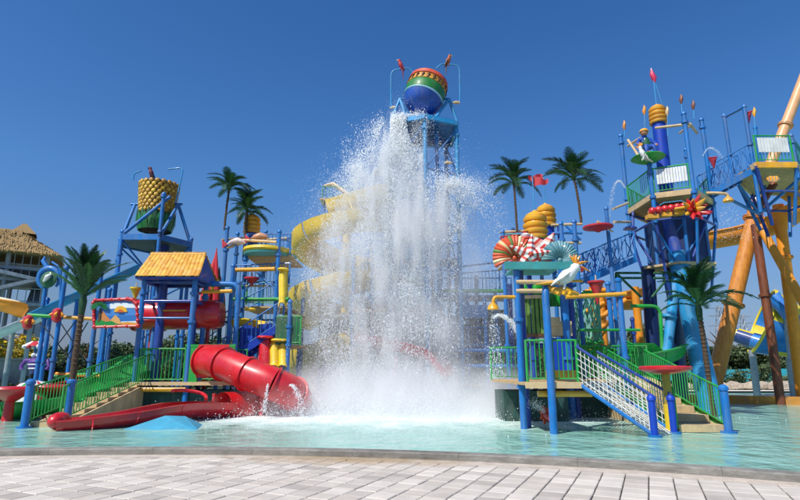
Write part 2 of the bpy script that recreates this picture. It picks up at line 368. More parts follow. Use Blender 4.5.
# foam: thickest where the water lands, thinning outwards in torn patches
d = n.nodes.new('ShaderNodeVectorMath'); d.operation = 'DISTANCE'; ms = n.nodes.new('ShaderNodeMapping'); ms.inputs['Scale'].default_value = (.62, 1, 1); ms.inputs['Location'].default_value = (0, 0, 0)
L.new(geo.outputs['Position'], ms.inputs[0]); L.new(ms.outputs[0], d.inputs[0]); d.inputs[1].default_value = (-.2, 21.0, WZ)
ad = n.nodes.new('ShaderNodeMath'); ad.operation = 'MULTIPLY_ADD'; ad.inputs[1].default_value = 10.0; L.new(noi(.9, 12, (1, .6, 1), .75), ad.inputs[0]); L.new(d.outputs['Value'], ad.inputs[2])
fr = n.nodes.new('ShaderNodeMapRange'); fr.inputs[1].default_value = 12.2; fr.inputs[2].default_value = 8.2; L.new(ad.outputs[0], fr.inputs[0])
mx = n.nodes.new('ShaderNodeMix'); mx.data_type = 'RGBA'; L.new(fr.outputs[0], mx.inputs[0]); L.new(r1.outputs[0], mx.inputs[6]); mx.inputs[7].default_value = (.72, .78, .76, 1)
L.new(mx.outputs[2], b.inputs['Base Color'])
ro = n.nodes.new('ShaderNodeMapRange'); ro.inputs[3].default_value = .08; ro.inputs[4].default_value = .8; L.new(fr.outputs[0], ro.inputs[0]); L.new(ro.outputs[0], b.inputs['Roughness'])
b.inputs['IOR'].default_value = 1.33
wv = n.nodes.new('ShaderNodeMath'); wv.operation = 'MULTIPLY_ADD'; L.new(noi(3.2, 5, (1, .8, 1)), wv.inputs[0]); wv.inputs[1].default_value = .35; L.new(noi(1.1, 3), wv.inputs[2])
bp = n.nodes.new('ShaderNodeBump'); bp.inputs['Strength'].default_value = .55; bp.inputs['Distance'].default_value = .2; L.new(wv.outputs[0], bp.inputs['Height']); L.new(bp.outputs[0], b.inputs['Normal'])
FAR = 39.0
pool('pool_floor', -.35, .2, FAR, mat('pool_floor_paint', '#8fc9c0', rough=.7))
pool('pool_water', WZ, .30, FAR, mw)
# beach and shore beyond
structure(G().add([(-70, FAR, .16), (90, FAR, .16), (90, FAR, -.6), (-70, FAR, -.6)], [(0, 1, 2, 3)]).slab([(-70, FAR), (90, FAR), (90, FAR + 2.2), (-70, FAR + 2.2)], -.5, .16), 'pool_shore', mat('pale_shore', '#d8d4c8', rough=.8, var=.1))
structure(G().slab([(-120, FAR + 2.2), (140, FAR + 2.2), (140, 130), (-120, 130)], -.5, .12), 'far_bank', mat('dry_earth', '#8d8468', rough=1, var=.4, scale=.4, hex2='#4f5a38', bump=.6))

# orange kerb of the slide basin on the right
og = gnd(735, 401, WZ); o2 = gnd(800, 408, WZ)
g = G().sweep([V(9.0, 29.2, 0), V(12, 28.6, 0), V(16, 26.6, 0), V(20, 24.6, 0), V(30, 20, 0)], [(-.25, -.4), (-.25, .42), (.25, .42), (.25, -.4)])
tag(g.build('basin_wall', mat('orange_wall', '#c9862f', rough=.6, var=.2, dirt=.5)), 'low orange painted wall standing in the pool behind the right stairs', 'wall')
# turquoise hoarding panels far right
th = thing('hoarding', 'long turquoise sheet hoarding in front of the far trees at right', 'fence', V(36, 58, 0))
TQ = mat('turquoise_sheet', '#2fa9b8', rough=.6, var=.15, scale=.8, dirt=.25)
for i in range(16):
    x = 21 + i * 2.4; G().box(V(x, 58 + .05 * (i % 2), .95), (2.36, .05, 1.5 + .08 * (i % 3))).build('sheet_panel', TQ, th)
g = G(); [g.tube(V(21 + i * 2.4 - 1.2, 58.12, 0), V(21 + i * 2.4 - 1.2, 58.12, 1.8), .04, 6) for i in range(17)]
for i in range(17): pipe(th, V(19.8 + i * 2.4, 58.14, 0), V(19.8 + i * 2.4, 58.14, 1.75), .04, GREY, 'fence_post', 6)

def behind(px):
    for lim, s in ((60, 'behind the thatched tower'), (130, 'behind the front palm and picture sign'), (210, 'behind the tiled hut'), (300, 'behind the climbing tower'), (520, 'behind the falling water'), (600, 'behind the shell topped deck'), (690, 'behind the tall right tower'), (760, 'between the leaning column and the red brown post')):
        if px < lim: return s
    return 'behind the funnel slide'

# ---- rocks on the bank
RK = mat('bank_rock', '#b3a592', rough=.9, var=.4, scale=3, bump=.7)
rk = []
for v in range(5):
    g = G().ball((0, 0, 0), .5, 10); g.v = [tuple(Vector(p) * (1 + .35 * noise.noise(Vector(p) * 2.3 + V(v * 9, 0, 0)))) for p in g.v]
    me = bpy.data.meshes.new('rock'); me.from_pydata(g.v, [], g.f); me.materials.append(RK); rk.append(me)
for i in range(60):
    o = put('rock', random.choice(rk), None, V(random.uniform(14, 48) if i < 44 else random.uniform(-36, -20), FAR + random.uniform(2.6, 6.5), .25)); s_ = random.uniform(.7, 1.8)
    o.scale = (s_ * 1.2, s_, s_ * .7); o.rotation_euler = (0, 0, random.uniform(0, 6))
    px_ = 400 + 530 * o.location.x / o.location.y; tag(o, 'pale rounded boulder on the far bank, ' + behind(px_), 'rock', 'boulders on the bank, ' + behind(px_))

# ---- trees
def clump_cloud(n, blobs, size, seed):
    """leaf clumps filling lobes of uneven size"""
    r = np.random.default_rng(seed); vs = []; fs = []; mi = []
    wts = np.array([b[3] ** 2 for b in blobs]); wts /= wts.sum()
    for i in range(n):
        bx = blobs[r.choice(len(blobs), p=wts)]; d = r.normal(size=3); d /= np.linalg.norm(d); rr = bx[3] * (r.random() ** .4)
        c = np.array(bx[:3]) + d * rr * np.array([1, 1, .8])
        if noise.noise(Vector(c.tolist()) * .9 + V(seed, 0, 0)) < -.18: continue
        a = r.normal(size=3); a /= np.linalg.norm(a); a = a * .6 + d * .5; a /= np.linalg.norm(a); t = np.cross(a, r.normal(size=3)); t /= np.linalg.norm(t); u = np.cross(a, t)
        s = size * r.uniform(.5, 1.3); k = len(vs)
        vs += [(c - t * s).tolist(), (c - u * s * .5).tolist(), (c + t * s).tolist(), (c + u * s * .5 + a * s * .3).tolist()]; fs.append((k, k + 1, k + 2, k + 3)); mi.append(int(r.integers(0, 3)))
    return vs, fs, mi
TREES = {}
def tree(x, y, h, wdt, v, label, group=None, name='tree', z=0.1):
    if v not in TREES:
        r = random.Random(v); bl = [(0, 0, .62, .34), (0, 0, .35, .34)] + [(r.uniform(-.34, .34), r.uniform(-.3, .3), r.uniform(.16, .84), r.uniform(.14, .26)) for _ in range(13)]
        vs, fs, mi = clump_cloud(4200, bl, .036, v)
        g = G(); g.v, g.f, g.m = vs, fs, mi; cm = bpy.data.meshes.new('crown'); cm.from_pydata(vs, [], fs)
        for q in LEAF: cm.materials.append(q)
        cm.polygons.foreach_set('material_index', mi)
        g = G().path([V(0, 0, 0), V(.01, 0, .2), V(-.01, .01, .45), V(0, 0, .7)], [.028, .022, .016, .006], 8)
        for q in range(6):
            an = q * 1.1; g.path([V(0, 0, .3 + .05 * q), V(.1 * math.cos(an), .1 * math.sin(an), .42 + .05 * q), V(.22 * math.cos(an), .22 * math.sin(an), .5 + .05 * q)], [.011, .008, .003], 6)
        tm = bpy.data.meshes.new('trunk'); tm.from_pydata(g.v, [], g.f); tm.materials.append(TRUNK); TREES[v] = (cm, tm)
    cm, tm = TREES[v]; t = thing(name, label, 'tree', V(x, y, z), group); t.scale = (wdt, wdt, h); t.rotation_euler = (0, 0, random.uniform(0, 6))
    for nm, me in (('crown', cm), ('trunk', tm)):
        o = bpy.data.objects.new(nm, me); C.objects.link(o); o.parent = t; WLOC[o.name] = Vector()
    return t
for i in range(72):
    px = -60 + i * 12.8 + random.uniform(-6, 6); Y = random.uniform(58, 90)
    tree(X(px, 365, Y), Y, random.uniform(4.2, 6.6) * (1.15 if px > 600 else 1), random.uniform(6, 9), i % 5, 'hazy green tree beyond the far bank, ' + behind(px), 'trees beyond the far bank, ' + behind(px))
for i in range(22):
    px = 40 + i * 15 + random.uniform(-5, 5) if i < 20 else 590 + (i - 20) * 18; Y = random.uniform(44, 52)
    tree(X(px, 365, Y), Y, random.uniform(2.6, 4.4), random.uniform(3.5, 5.2), (i + 2) % 5, 'low round tree planted on the bank, ' + behind(px), 'low trees on the bank, ' + behind(px))
# shrubs by the bank: right side and left side
SHR = {}
def shrub(x, y, h, wd, v, m3, label, group, name='shrub', z=.1):
    key = (v, m3[0].name)
    if key not in SHR:
        r = random.Random(v + 40); bl = [(r.uniform(-.32, .32), r.uniform(-.3, .3), r.uniform(.2, .75), r.uniform(.15, .3)) for _ in range(8)]
        vs, fs, mi = clump_cloud(1500, bl, .05, v + 3); me = bpy.data.meshes.new('shrub'); me.from_pydata(vs, [], fs)
        for q in m3: me.materials.append(q)
        me.polygons.foreach_set('material_index', mi); SHR[key] = me
    o = put(name, SHR[key], None, V(x, y, z)); o.scale = (wd, wd, h); o.rotation_euler = (0, 0, random.uniform(0, 6)); tag(o, label, 'shrub', group); return o
for i in range(13):
    px = 690 + i * 12 + random.uniform(-5, 5); Y = random.uniform(46, 56); shrub(X(px, 380, Y), Y, random.uniform(.9, 2.6), random.uniform(2, 3.4), i % 3, LEAF, 'low green bush before the turquoise hoarding, ' + behind(px), 'bushes before the hoarding, ' + behind(px))
for i in range(7):
    Y = 32.5 + i * .15; shrub(X(-20 + i * 10, 372, Y), Y, random.uniform(.8, 1.4), random.uniform(1.4, 2), i % 3, LEAF, 'low dark hedge bush below the grey wall on the left', 'hedge bushes on the left')
FL3 = [FLOW, FLOW, LEAF[1]]
shrub(X(6, 350, 34.6), 34.6, 1.9, 3.0, 0, FL3, 'yellow flowering bush at the left edge above the grey wall', None, z=H(360, 34.6))
shrub(X(34, 350, 34.6), 34.6, 1.7, 2.6, 1, FL3, 'yellow flowering bush above the grey wall, right beside the thatched tower', None, z=H(360, 34.6))
# grey retaining walls left
GW = mat('grey_render', '#85878a', rough=.85, var=.2, scale=1.5, dirt=.5, bump=.3)
t = thing('retaining_wall', 'grey rendered garden wall under the yellow bushes at left', 'wall', V(-28, 34, 0))
for i in range(7): G().box(V(-36.2 + i * 2.0, 33.9 + .04 * (i % 2), 1.0), (1.97, .3, 2.4)).build('wall_panel', GW, t)
G().box(V(-30.2, 33.9, 2.28), (14.2, .5, .14)).build('coping', CONC, t)
# lattice pylons behind the right trees
def pylon(x, y, h, label):
    t = thing('pylon', label, 'pylon', V(x, y, 0)); wb = h * .12
    for sx, sy in ((-1, -1), (1, -1), (1, 1), (-1, 1)): G().tube(V(x + sx * wb, y + sy * wb, 0), V(x + sx * .25, y + sy * .25, h), .09, 5).build('leg', GREY, t)
    g = G()
    for i in range(9):
        a, b_ = i / 9, (i + 1) / 9; wa, w2 = wb * (1 - a) + .25 * a, wb * (1 - b_) + .25 * b_
        for s in (-1, 1): g.tube(V(x - wa, y + s * wa, a * h), V(x + w2, y + s * w2, b_ * h), .05, 4); g.tube(V(x + wa, y + s * wa, a * h), V(x - w2, y + s * w2, b_ * h), .05, 4)
    g.build('bracing', GREY, t)
    for q in (.72, .86, .97): G().tube(V(x - 3.2 * (1.2 - q) - 1.5, y, q * h), V(x + 3.2 * (1.2 - q) + 1.5, y, q * h), .1, 5).build('cross_arm', GREY, t)
pylon(X(724, 350, 130), 130, 17, 'grey lattice pylon rising above the trees left of the red brown column')
pylon(X(747, 350, 150), 150, 17, 'smaller grey lattice pylon just left of the red brown column')

# ================================================================== PALMS
def frond_mesh(L, droop, wide, v, n=27):
    """one feather leaf: midrib and paired leaflets, growing along +X and arching down"""
    g = G(); r = random.Random(v); P = [V(L * t, 0, L * (min(.25, droop) * math.sin(t * 2.2) - droop * t * t)) for t in np.linspace(0, 1, 9)]
    g.path(P, [.022 * (1 - .8 * i / 8) for i in range(9)], 5)
    for i in range(n):
        t = .16 + .84 * i / n; q = t * 8; k = min(7, int(q)); p = P[k].lerp(P[k + 1], q - k); tan = (P[k + 1] - P[k]).normalized()
        ln = L * wide * math.sin(math.pi * min(1, .15 + t * .85)) ** .6 * r.uniform(.85, 1.1)
        for s in (-1, 1):
            d = (tan * .85 + V(0, s * .75, .22) + V(0, 0, r.uniform(-.12, .08))).normalized(); w = tan * .021 * (L / 1.2)
            e = p + d * ln + V(0, 0, -ln * .25)
            m = p + d * ln * .5
            g.add([p - w, p + w, m + w * .9, e, m - w * .9], [(0, 1, 2, 4), (4, 2, 3)])
    me = bpy.data.meshes.new('frond'); me.from_pydata([tuple(x) for x in g.v], [], g.f); me.materials.append(FROND[v % 3]); return me
FM = {}
def palm(x, y, z0, z1, size, n, label, up=(-.15, 1.3), r=.08, droop=.35, wide=.3, boot=False, leanx=0.0):
    t = thing('palm_tree', label, 'palm tree', V(x, y, z0), 'artificial palms on the water playground')
    k = 9; pts = [V(x + leanx * (i / k) ** 2 + .01 * math.sin(i * 2), y, z0 + (z1 - z0) * i / k) for i in range(k + 1)]
    g = G().path(pts, [r * (1.12 if i % 2 else .95) * (1 - .25 * i / k) for i in range(k + 1)], 12)
    for i in range(int((z1 - z0) / .14)):
        p = pts[0].lerp(pts[-1], i * .14 / (z1 - z0)); p.x = x + leanx * ((p.z - z0) / (z1 - z0)) ** 2
        g.lathe(p, [(r * .8, 0), (r * 1.12, .06), (r * .8, .1)], 10)
    g.build('trunk', TRUNK, t)
    top = pts[-1]
    if boot: G().path([top - V(0, 0, .5), top - V(0, 0, .1), top + V(0, 0, .12)], [r * 1.0, r * 1.35, r * .8], 10).build('crown_shaft', FROND[2], t)
    key = (round(size, 2), droop, wide)
    if key not in FM: FM[key] = [frond_mesh(size * s, droop * q, wide, v) for v, (s, q) in enumerate(((1, 1), (.86, .7), (1.08, 1.25)))]
    for i in range(n):
        a = i * 2.399 + random.uniform(-.2, .2); e = up[0] + (up[1] - up[0]) * (i / (n - 1)) ** .9 + random.uniform(-.1, .1)
        o = put('frond', FM[key][i % 3], t, top + V(0, 0, .1 * i / n)); o.rotation_euler = (random.uniform(-.25, .25), -e, a); s = random.uniform(.88, 1.08); o.scale = (s, s, s)
    return t

# ================================================================== BIRDS
def bird(x, y, z, h, body, wing, label, name, cat, face=1, crest=None, beak=None, tail=.9, tailm=None, lean=.25):
    """perched parrot: one continuous body, wings, tail, beak, crest; face=+1 looks to the right"""
    t = thing(name, label, cat, V(x, y, z)); f = face
    P = [V(-.10 * f, 0, .10), V(-.07 * f, 0, .2), V(-.01 * f, 0, .36), V(.04 * f, 0, .52), V(.09 * f, 0, .64), V(.12 * f, 0, .74), V(.14 * f, 0, .84), V(.15 * f, 0, .92), V(.15 * f, 0, .955)]
    rd = [.05, .12, .165, .17, .13, .105, .125, .095, .03]
    O = V(x, y, z); G().path([O + p * h for p in P], [q * h for q in rd], 14).build('body', body, t)
    for s in (-1, 1):
        g = G()
        for i in range(5):
            a = O + V((.02 - .03 * i) * f, s * (.15 - .006 * i), .56 - .06 * i) * h; b = O + V((-.16 - .03 * i) * f, s * .12, .20 - .07 * i) * h
            g.path([a, a.lerp(b, .5) + V(0, s * .03 * h, 0), b], [.02 * h, .06 * h, .012 * h], 6)
        g.build('wing', wing, t)
    g = G()
    for i in range(3): g.path([O + V(-.10 * f, (i - 1) * .04, .16) * h, O + V((-.10 - lean * .5) * f, (i - 1) * .05, .16 - tail * .5) * h, O + V((-.10 - lean) * f, (i - 1) * .03, .16 - tail) * h], [.05 * h, .05 * h, .012 * h], 6)
    g.build('tail', tailm or wing, t)
    G().path([O + V(.22 * f, 0, .88) * h, O + V(.30 * f, 0, .86) * h, O + V(.315 * f, 0, .80) * h, O + V(.29 * f, 0, .745) * h], [.06 * h, .05 * h, .03 * h, .006 * h], 8).build('beak', beak or BLK, t)
    for s in (-1, 1):
        G().ball(O + V(.2 * f, s * .085, .875) * h, .022 * h, 8).build('eye', BLK, t)
        G().path([O + V(.0, s * .07, .2) * h, O + V(.04 * f, s * .08, .08) * h, O + V(.04 * f, s * .08, .0) * h], [.05 * h, .028 * h, .03 * h], 7).build('leg', body, t)
    if crest:
        for i in range(6):
            an = R(-30 + i * 34); d = V(-math.cos(an - .2) * f * .8 + .35 * f, 0, math.sin(an + .75)).normalized(); p = O + V(.13 * f, 0, .92) * h
            G().path([p, p + (d + V(0, (i % 2 - .5) * .15, 0)) * .17 * h, p + d * .34 * h + V(.03 * f * h, 0, 0)], [.03 * h, .045 * h, .006 * h], 6).build('crest_feather', crest, t)
    return t

# ================================================================== PINEAPPLE BUCKET TOWER (left)
Yc = 25.0; cx = X(156, 238, Yc); ZR = H(238, Yc - 1.3); Rh = 1.72
t = thing('bucket_tower', 'blue six legged steel tower carrying the pineapple bucket behind the tiled hut', 'tower', V(cx, Yc, WZ))
hexv = [V(cx + Rh * math.cos(R(60 * i)), Yc + Rh * math.sin(R(60 * i)), 0) for i in range(6)]
for i, p in enumerate(hexv): post(t, p.x, p.y, -.3, ZR + (.1 if i not in (4, 5, 0, 3) else .25), .10, BLUE, [ZR - .8, 3.2])
g = G()
for i in range(6): a, b = hexv[i], hexv[(i + 1) % 6]; g.bar(a + V(0, 0, ZR), b + V(0, 0, ZR), .12, .26)
g.build('ring_beam', BLUE, t)
g = G().slab([(p.x * .97 + cx * .03, p.y * .97 + Yc * .03) for p in hexv], ZR - .07, ZR - .03); g.build('deck', DGREY, t)
for i in range(6):
    a = hexv[i] + V(0, 0, ZR - .1); pipe(t, V(cx, Yc, ZR - 1.6).lerp(a, .16), a, .045, BLUE, 'strut')
    pipe(t, hexv[i] + V(0, 0, 4.6), hexv[(i + 1) % 6] + V(0, 0, 5.6 if i % 2 else 4.6), .04, BLUE, 'strut')
g = G().tube(V(cx + .35, Yc, -.3), V(cx + .35, Yc, ZR), .32, 16); g.build('riser_column', NAVY, t)
ZP = H(201, 24.2)
for sx, pa_ in ((1, hexv[5]), (1, hexv[0]), (-1, hexv[3]), (-1, hexv[4])):
    top = V(cx + sx * 1.05, Yc - .3, ZP); pipe(t, V(pa_.x, pa_.y, ZR), top, .075, BLUE, 'a_frame_strut')
pipe(t, V(cx - 1.25, Yc - .3, ZP), V(cx + 1.25, Yc - .3, ZP), .06, BLUE, 'pivot_axle'); 
pipe(t, V(hexv[4].x, hexv[4].y, ZR + .1), V(cx + 1.05, Yc - 1.2, ZP + .1), .08, BLUE, 'a_frame_strut'); post(t, hexv[5].x, hexv[5].y, ZR, ZP + .1, .1, BLUE, [ZP])
sx_ = X(180, 205, Yc)
bent(t, [V(sx_, Yc - .5, ZP), V(sx_ + .22, Yc - .5, H(171, Yc)), V(sx_ - .55, Yc - .5, H(173, Yc))], .035, BLUE2, 'spray_pipe')
bent(t, [V(X(143, 187, Yc), Yc - 1, H(187, Yc)), V(X(143, 187, Yc), Yc - 1, H(181, Yc)), V(X(151, 178, Yc), Yc - 1, H(178, Yc))], .035, BLUE2, 'perch_pipe')
# bucket
zb, zt = H(233, Yc), H(187, Yc); hb = zt - zb
bk = thing('tipping_bucket', 'big pineapple bucket with yellow scales and green leaves round its foot', 'bucket', V(cx + .05, Yc - .3, zb))
bc = V(cx + .05, Yc - .3, zb); YSC = [paint('pineapple_a', '#cc9a1e', .3), paint('pineapple_b', '#b8841a', .3), paint('pineapple_c', '#d8aa2a', .3)]
rb = lambda u: .69 + .21 * u
G().lathe(bc, [(.4, 0), (rb(0), .05), (rb(1), hb), (rb(1) - .06, hb), (rb(0) - .06, .12)], 36).build('shell', [mat('pineapple_seam', '#5a4312', rough=.6)], bk)
g = G().lathe((0, 0, 0), [(.124, -.02), (.12, .02), (.085, .045), (.035, .055)], 6); sm = []
for q in YSC: me = bpy.data.meshes.new('scale'); me.from_pydata([tuple(p) for p in g.v], [], g.f); me.materials.append(q); me.shade_smooth(); me.set_sharp_from_angle(angle=R(50)); sm.append(me)
rows = 9
for j in range(rows):
    u = .40 + .58 * j / (rows - 1); n = 20
    for i in range(n):
        a = 2 * math.pi * (i + .5 * (j % 2)) / n; p = bc + V(rb(u) * math.cos(a), rb(u) * math.sin(a), u * hb); o = put('scale', random.choice(sm), bk, p)
        o.rotation_euler = (0, R(83), a); o.scale = (.98, .98, 1)
LFG = paint('bucket_leaf_green', '#187a34', .3)
for j, (n, u0, u1, m) in enumerate(((16, .02, .46, GREEN2), (16, .0, .36, LFG))):
    for i in range(n):
        a = 2 * math.pi * (i + .5 * j) / n; d = V(math.cos(a), math.sin(a), 0); s = V(-math.sin(a), math.cos(a), 0)
        p0 = bc + d * (rb(u0) + .03 + .03 * j) + V(0, 0, u0 * hb); p1 = bc + d * (rb((u0 + u1) / 2) + .09 + .03 * j) + V(0, 0, (u0 + u1) / 2 * hb); p2 = bc + d * (rb(u1) + .08 + .03 * j) + V(0, 0, u1 * hb)
        G().add([p0 - s * .145, p0 + s * .145, p1 + s * .13, p1 - s * .13, p2, p1 + d * .05, p0 - d * .1, p1 - d * .06], [(0, 1, 2, 5), (0, 5, 3), (3, 5, 4), (5, 2, 4), (1, 0, 6), (0, 3, 7, 6), (1, 6, 7, 2), (3, 4, 7), (4, 2, 7)]).build('leaf', m, bk)
bird(X(151, 178, 24), 24.0, H(178.5, 24), .62, mat('dark_red_plumage', '#6b1d24', rough=.6, var=.3), mat('dark_plumage', '#2a1c22', rough=.6), 'dark red parrot perched on the pipe over the rim of the pineapple bucket', 'parrot_statue', 'parrot statue', -1, tail=.35, lean=.45)

# ================================================================== TILED HUT PLATFORM (front left)
YF, YB = 20.2, 21.4; ZF = H(383, YF)
xl, xr = X(130, 416, YF), X(184, 410, YF); xe = X(236, 384, YF)
t = thing('play_platform', 'blue posted play deck under a yellow tiled hut roof with green railings', 'play platform', V((xl + xr) / 2, 21.4, WZ))
ZE = H(278, YF)
for x, y in ((xl, YF), (xr, YF), (xl, YB), (xr, YB)): post(t, x, y, -.3, ZE + (.1 if y > 21 else 0), .115, BLUE, [ZF - .1, 3.4, ZE - .6])
post(t, X(236, 330, 21.2), 21.2, -.3, H(283, 21.2), .12, BLUE, [ZF]); 
bent(t, [V(X(236, 330, 21.2), 21.2, 3.8), V(X(236, 330, 21.2), 21.2, H(284, 21.2)), V(X(205, 284, 21.2), 21.2, H(284, 21.2))], .11, BLUE, 'bent_pipe')
planks(t, xl - .1, xe, YF - .15, YB + .1, ZF, DECK, .2)
G().box(V((xl + xe) / 2, YF - .2, ZF - .02), (xe - xl + .1, .06, .12)).build('deck_edge', CRM, t)
post(t, xl + .35, YF + .9, -.3, ZE, .2, NAVY, []); post(t, xr - .3, YF + .9, -.3, ZE, .17, NAVY, [])
pipe(t, V(xl - .05, YF - .1, ZF - .22), V(xr + .05, YF - .1, ZF - .22), .1, YEL, 'cross_beam')
pipe(t, V(xl, YF, H(318, YF)), V(xr, YF, H(318, YF)), .04, BLUE, 'cross_beam'); 
for z in (ZE - .15, ZE - .9): 
    for a, b in (((xl, YF), (xr, YF)), ((xl, YB), (xr, YB)), ((xl, YF), (xl, YB)), ((xr, YF), (xr, YB))): pipe(t, V(*a, z), V(*b, z), .06, NAVY, 'roof_beam')
railing(t, [V(xl + .15, YF, ZF + .03), V(xr - .12, YF, ZF + .03)], 1.22, GREEN, .13)
railing(t, [V(xl, YF + .2, ZF + .03), V(xl, YB, ZF + .03)], 1.22, GREEN, .16)
railing(t, [V(xl, YB, ZF + .03), V(xe, YB, ZF + .03)], 1.22, GREEN, .16)
# tank below the deck, netting hung over it
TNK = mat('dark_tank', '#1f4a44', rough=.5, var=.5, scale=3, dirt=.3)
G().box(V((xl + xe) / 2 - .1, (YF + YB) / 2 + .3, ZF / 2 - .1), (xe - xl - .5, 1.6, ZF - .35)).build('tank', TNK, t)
# green framed slide panel
for (a, b) in ((188, 198), (227, 234)):
    G().box(V(X((a + b) / 2, 364, YF), YF - .02, ZF + .68), ((b - a) / 24.6, .08, 1.3)).build('green_panel', GREEN, t)
G().box(V(X(211, 346, YF), YF - .02, ZF + 1.36), (46 / 24.6, .1, .09)).build('top_rail', GREEN, t)
# tiled roof: two pitches, tiles as parts
zr0, zr1 = ZE, H(255.5, (YF + YB) / 2) ; x0, x1 = X(136, 276, YF - .4), X(200, 276, YF - .4); ym = (YF + YB) / 2; y0 = YF - .45; y1 = YB + .3
rf = G().add([(x0, y0, zr0), (x1, y0, zr0), (x1 - .22, ym, zr1), (x0, ym, zr1), (x1, y1, zr0), (x0, y1, zr0), (x0, y0, zr0 - .1), (x1, y0, zr0 - .1), (x1, y1, zr0 - .1), (x0, y1, zr0 - .1)],
    [(0, 1, 2, 3), (2, 4, 5, 3), (0, 3, 5), (1, 4, 2), (6, 7, 8, 9), (0, 1, 7, 6), (1, 4, 8, 7), (4, 5, 9, 8), (5, 0, 6, 9)]).build('roof', NAVY, t, smooth=False)
sl = math.atan2(zr1 - zr0, ym - y0); Ls = math.hypot(zr1 - zr0, ym - y0); tm = []
for q in TILE:
    g = G().sweep([V(0, -.15, 0), V(0, .15, 0)], [(-.11, -.01), (-.11, .015), (-.06, .035), (0, .042), (.06, .035), (.11, .015), (.11, -.01)]); me = bpy.data.meshes.new('roof_tile'); me.from_pydata([tuple(p) for p in g.v], [], g.f + [(0, 1, 2, 3, 4, 5, 6)]); me.materials.append(q); tm.append(me)
nr, nc = 8, 15
for side in (0, 1):
    for j in range(nr):
        f = (j + .5) / nr; xa, xb = x0, x1 - .22 * f
        for i in range(nc):
            xx = xa + (xb - xa) * (i + .5 + (.0 if j % 2 else .0)) / nc; yy = y0 + (ym - y0) * f; zz = zr0 + (zr1 - zr0) * f + .05
            o = put('roof_tile', random.choice(tm), rf, V(xx, yy if not side else 2 * ym - yy, zz)); o.rotation_euler = (sl + .09 if not side else -(sl + .09), 0, R(random.uniform(-1.5, 1.5))); o.scale = ((xb - xa) / nc / .222, 1.15, 1)
G().tube(V(x0, ym, zr1 + .05), V(x1 - .22, ym, zr1 + .05), .07, 8).build('ridge_cap', TILE[0], t)

# red tube behind the hut posts
t = thing('covered_tube_slide', 'fat red horizontal slide tube passing under the tiled hut roof', 'slide', V(X(180, 315, 21.6), 21.6, H(315, 21.6)))
a, b = V(X(136, 315, 21.6), 21.6, H(315, 21.6)), V(X(222, 315, 21.6), 21.6, H(315, 21.6)); k = 3
for i in range(k):
    p, q = a.lerp(b, i / k), a.lerp(b, (i + 1) / k); e = (q - p).normalized()
    g = G().path([p, q - e * (.0 if i < k - 1 else .25), q] if i == k - 1 else [p, q], [.6, .6, .5] if i == k - 1 else .6, 24); g.tube(p - e * .03, p + e * .03, .66, 24); g.build('tube_section', RED, t)
for s in (.2, .85): pipe(t, V(a.lerp(b, s).x, 21.6, -.3), V(a.lerp(b, s).x, 21.6, a.z - .5), .07, RED2, 'support')
bent(t, [a + V(1.4, -.75, .1), a + V(2.3, -.75, .1)], .03, YEL, 'spray_bar')

# ================================================================== RED TUBE SLIDE with its open run-out
t = thing('tube_slide', 'glossy red tube slide curling down from the green panel into the spray', 'slide', V(X(240, 380, 19.5), 19.5, WZ))
pth = catmull([at(206, 361, 20.35), at(224, 364, 19.7), at(248, 374, 19.2), at(274, 384, 19.0), at(292, 393, 19.4), at(296, 402, 20.2), at(282, 406, 20.6), at(252, 407, 20.0), at(222, 409, 19.0)], 6)
rr = .56; G().box(at(213, 361, 20.16), (1.15, .08, 1.2)).build('entry_flange', RED, t)
for i in range(0, len(pth) - 1, 6):
    seg = pth[i:i + 7]; g = G().path(seg, rr, 24, cap=False); e = (seg[1] - seg[0]).normalized(); g.tube(seg[0] - e * .035, seg[0] + e * .035, rr + .07, 24); g.build('tube_section', RED, t)
tp = catmull([at(226, 407, 19.1) + V(0, 0, .12), at(200, 407, 18.2) + V(0, 0, .12), V(X(170, 413, 17.0), 17.0, .55), V(X(130, 422, 15.9), 15.9, .42), V(X(90, 429, 15.2), 15.2, .33), V(X(58, 432, 14.9), 14.9, .28)], 6)
def lat(t): return t
sc_ = [1.0] * 5 + [1.0 - .02 * i for i in range(12)] + [.76] * 40
us = usec(.60, .5, .045, 14, .09)
for i in range(0, len(tp) - 1, 6):
    seg = tp[i:i + 7]; G().sweep(seg, us, scl=sc_[i:i + len(seg)]).build('trough_section', RED, t)
e = tp[-1]; G().ball(e + V(.0, 0, .0), .42, 16, sc=(.55, .95, .55)).build('rounded_end', RED, t)
# flared mouth
m0 = at(188, 404, 17.6); g = G(); pts = [m0 + V(.55 * math.cos(a) * 1.0, .45 * math.sin(a), .42 * math.sin(a * .5 + .3)) for a in np.linspace(.1, 3.1, 14)]
g.path(pts, .055, 8); g.build('mouth_rim', RED, t)
for q in ((214, 19.6), (262, 19.3)): pipe(t, V(X(q[0], 400, q[1]), q[1], -.3), V(X(q[0], 400, q[1]), q[1], .8), .07, RED2, 'support')
g = G().add([tuple(V(X(118, 432, 15.0), 14.9, WZ - .05)), tuple(V(X(205, 433, 15.2), 14.8, WZ - .05)), tuple(V(X(207, 430, 16.4), 16.3, WZ - .05)), tuple(V(X(165, 420, 16.3), 16.3, WZ - .05)), tuple(V(X(165, 420, 15.6), 15.6, .36)), tuple(V(X(185, 420, 15.9), 15.9, .32))],
    [(0, 1, 4), (1, 2, 5), (1, 5, 4), (2, 3, 5), (3, 4, 5), (3, 0, 4), (0, 3, 2, 1)])
tag(g.build('splash_pad_wedge', mat('pale_blue_pad', '#3f9cba', rough=.5, var=.15, dirt=.2), smooth=False), 'pale blue wedge shaped pad lying in the water under the red run-out', 'wedge pad')

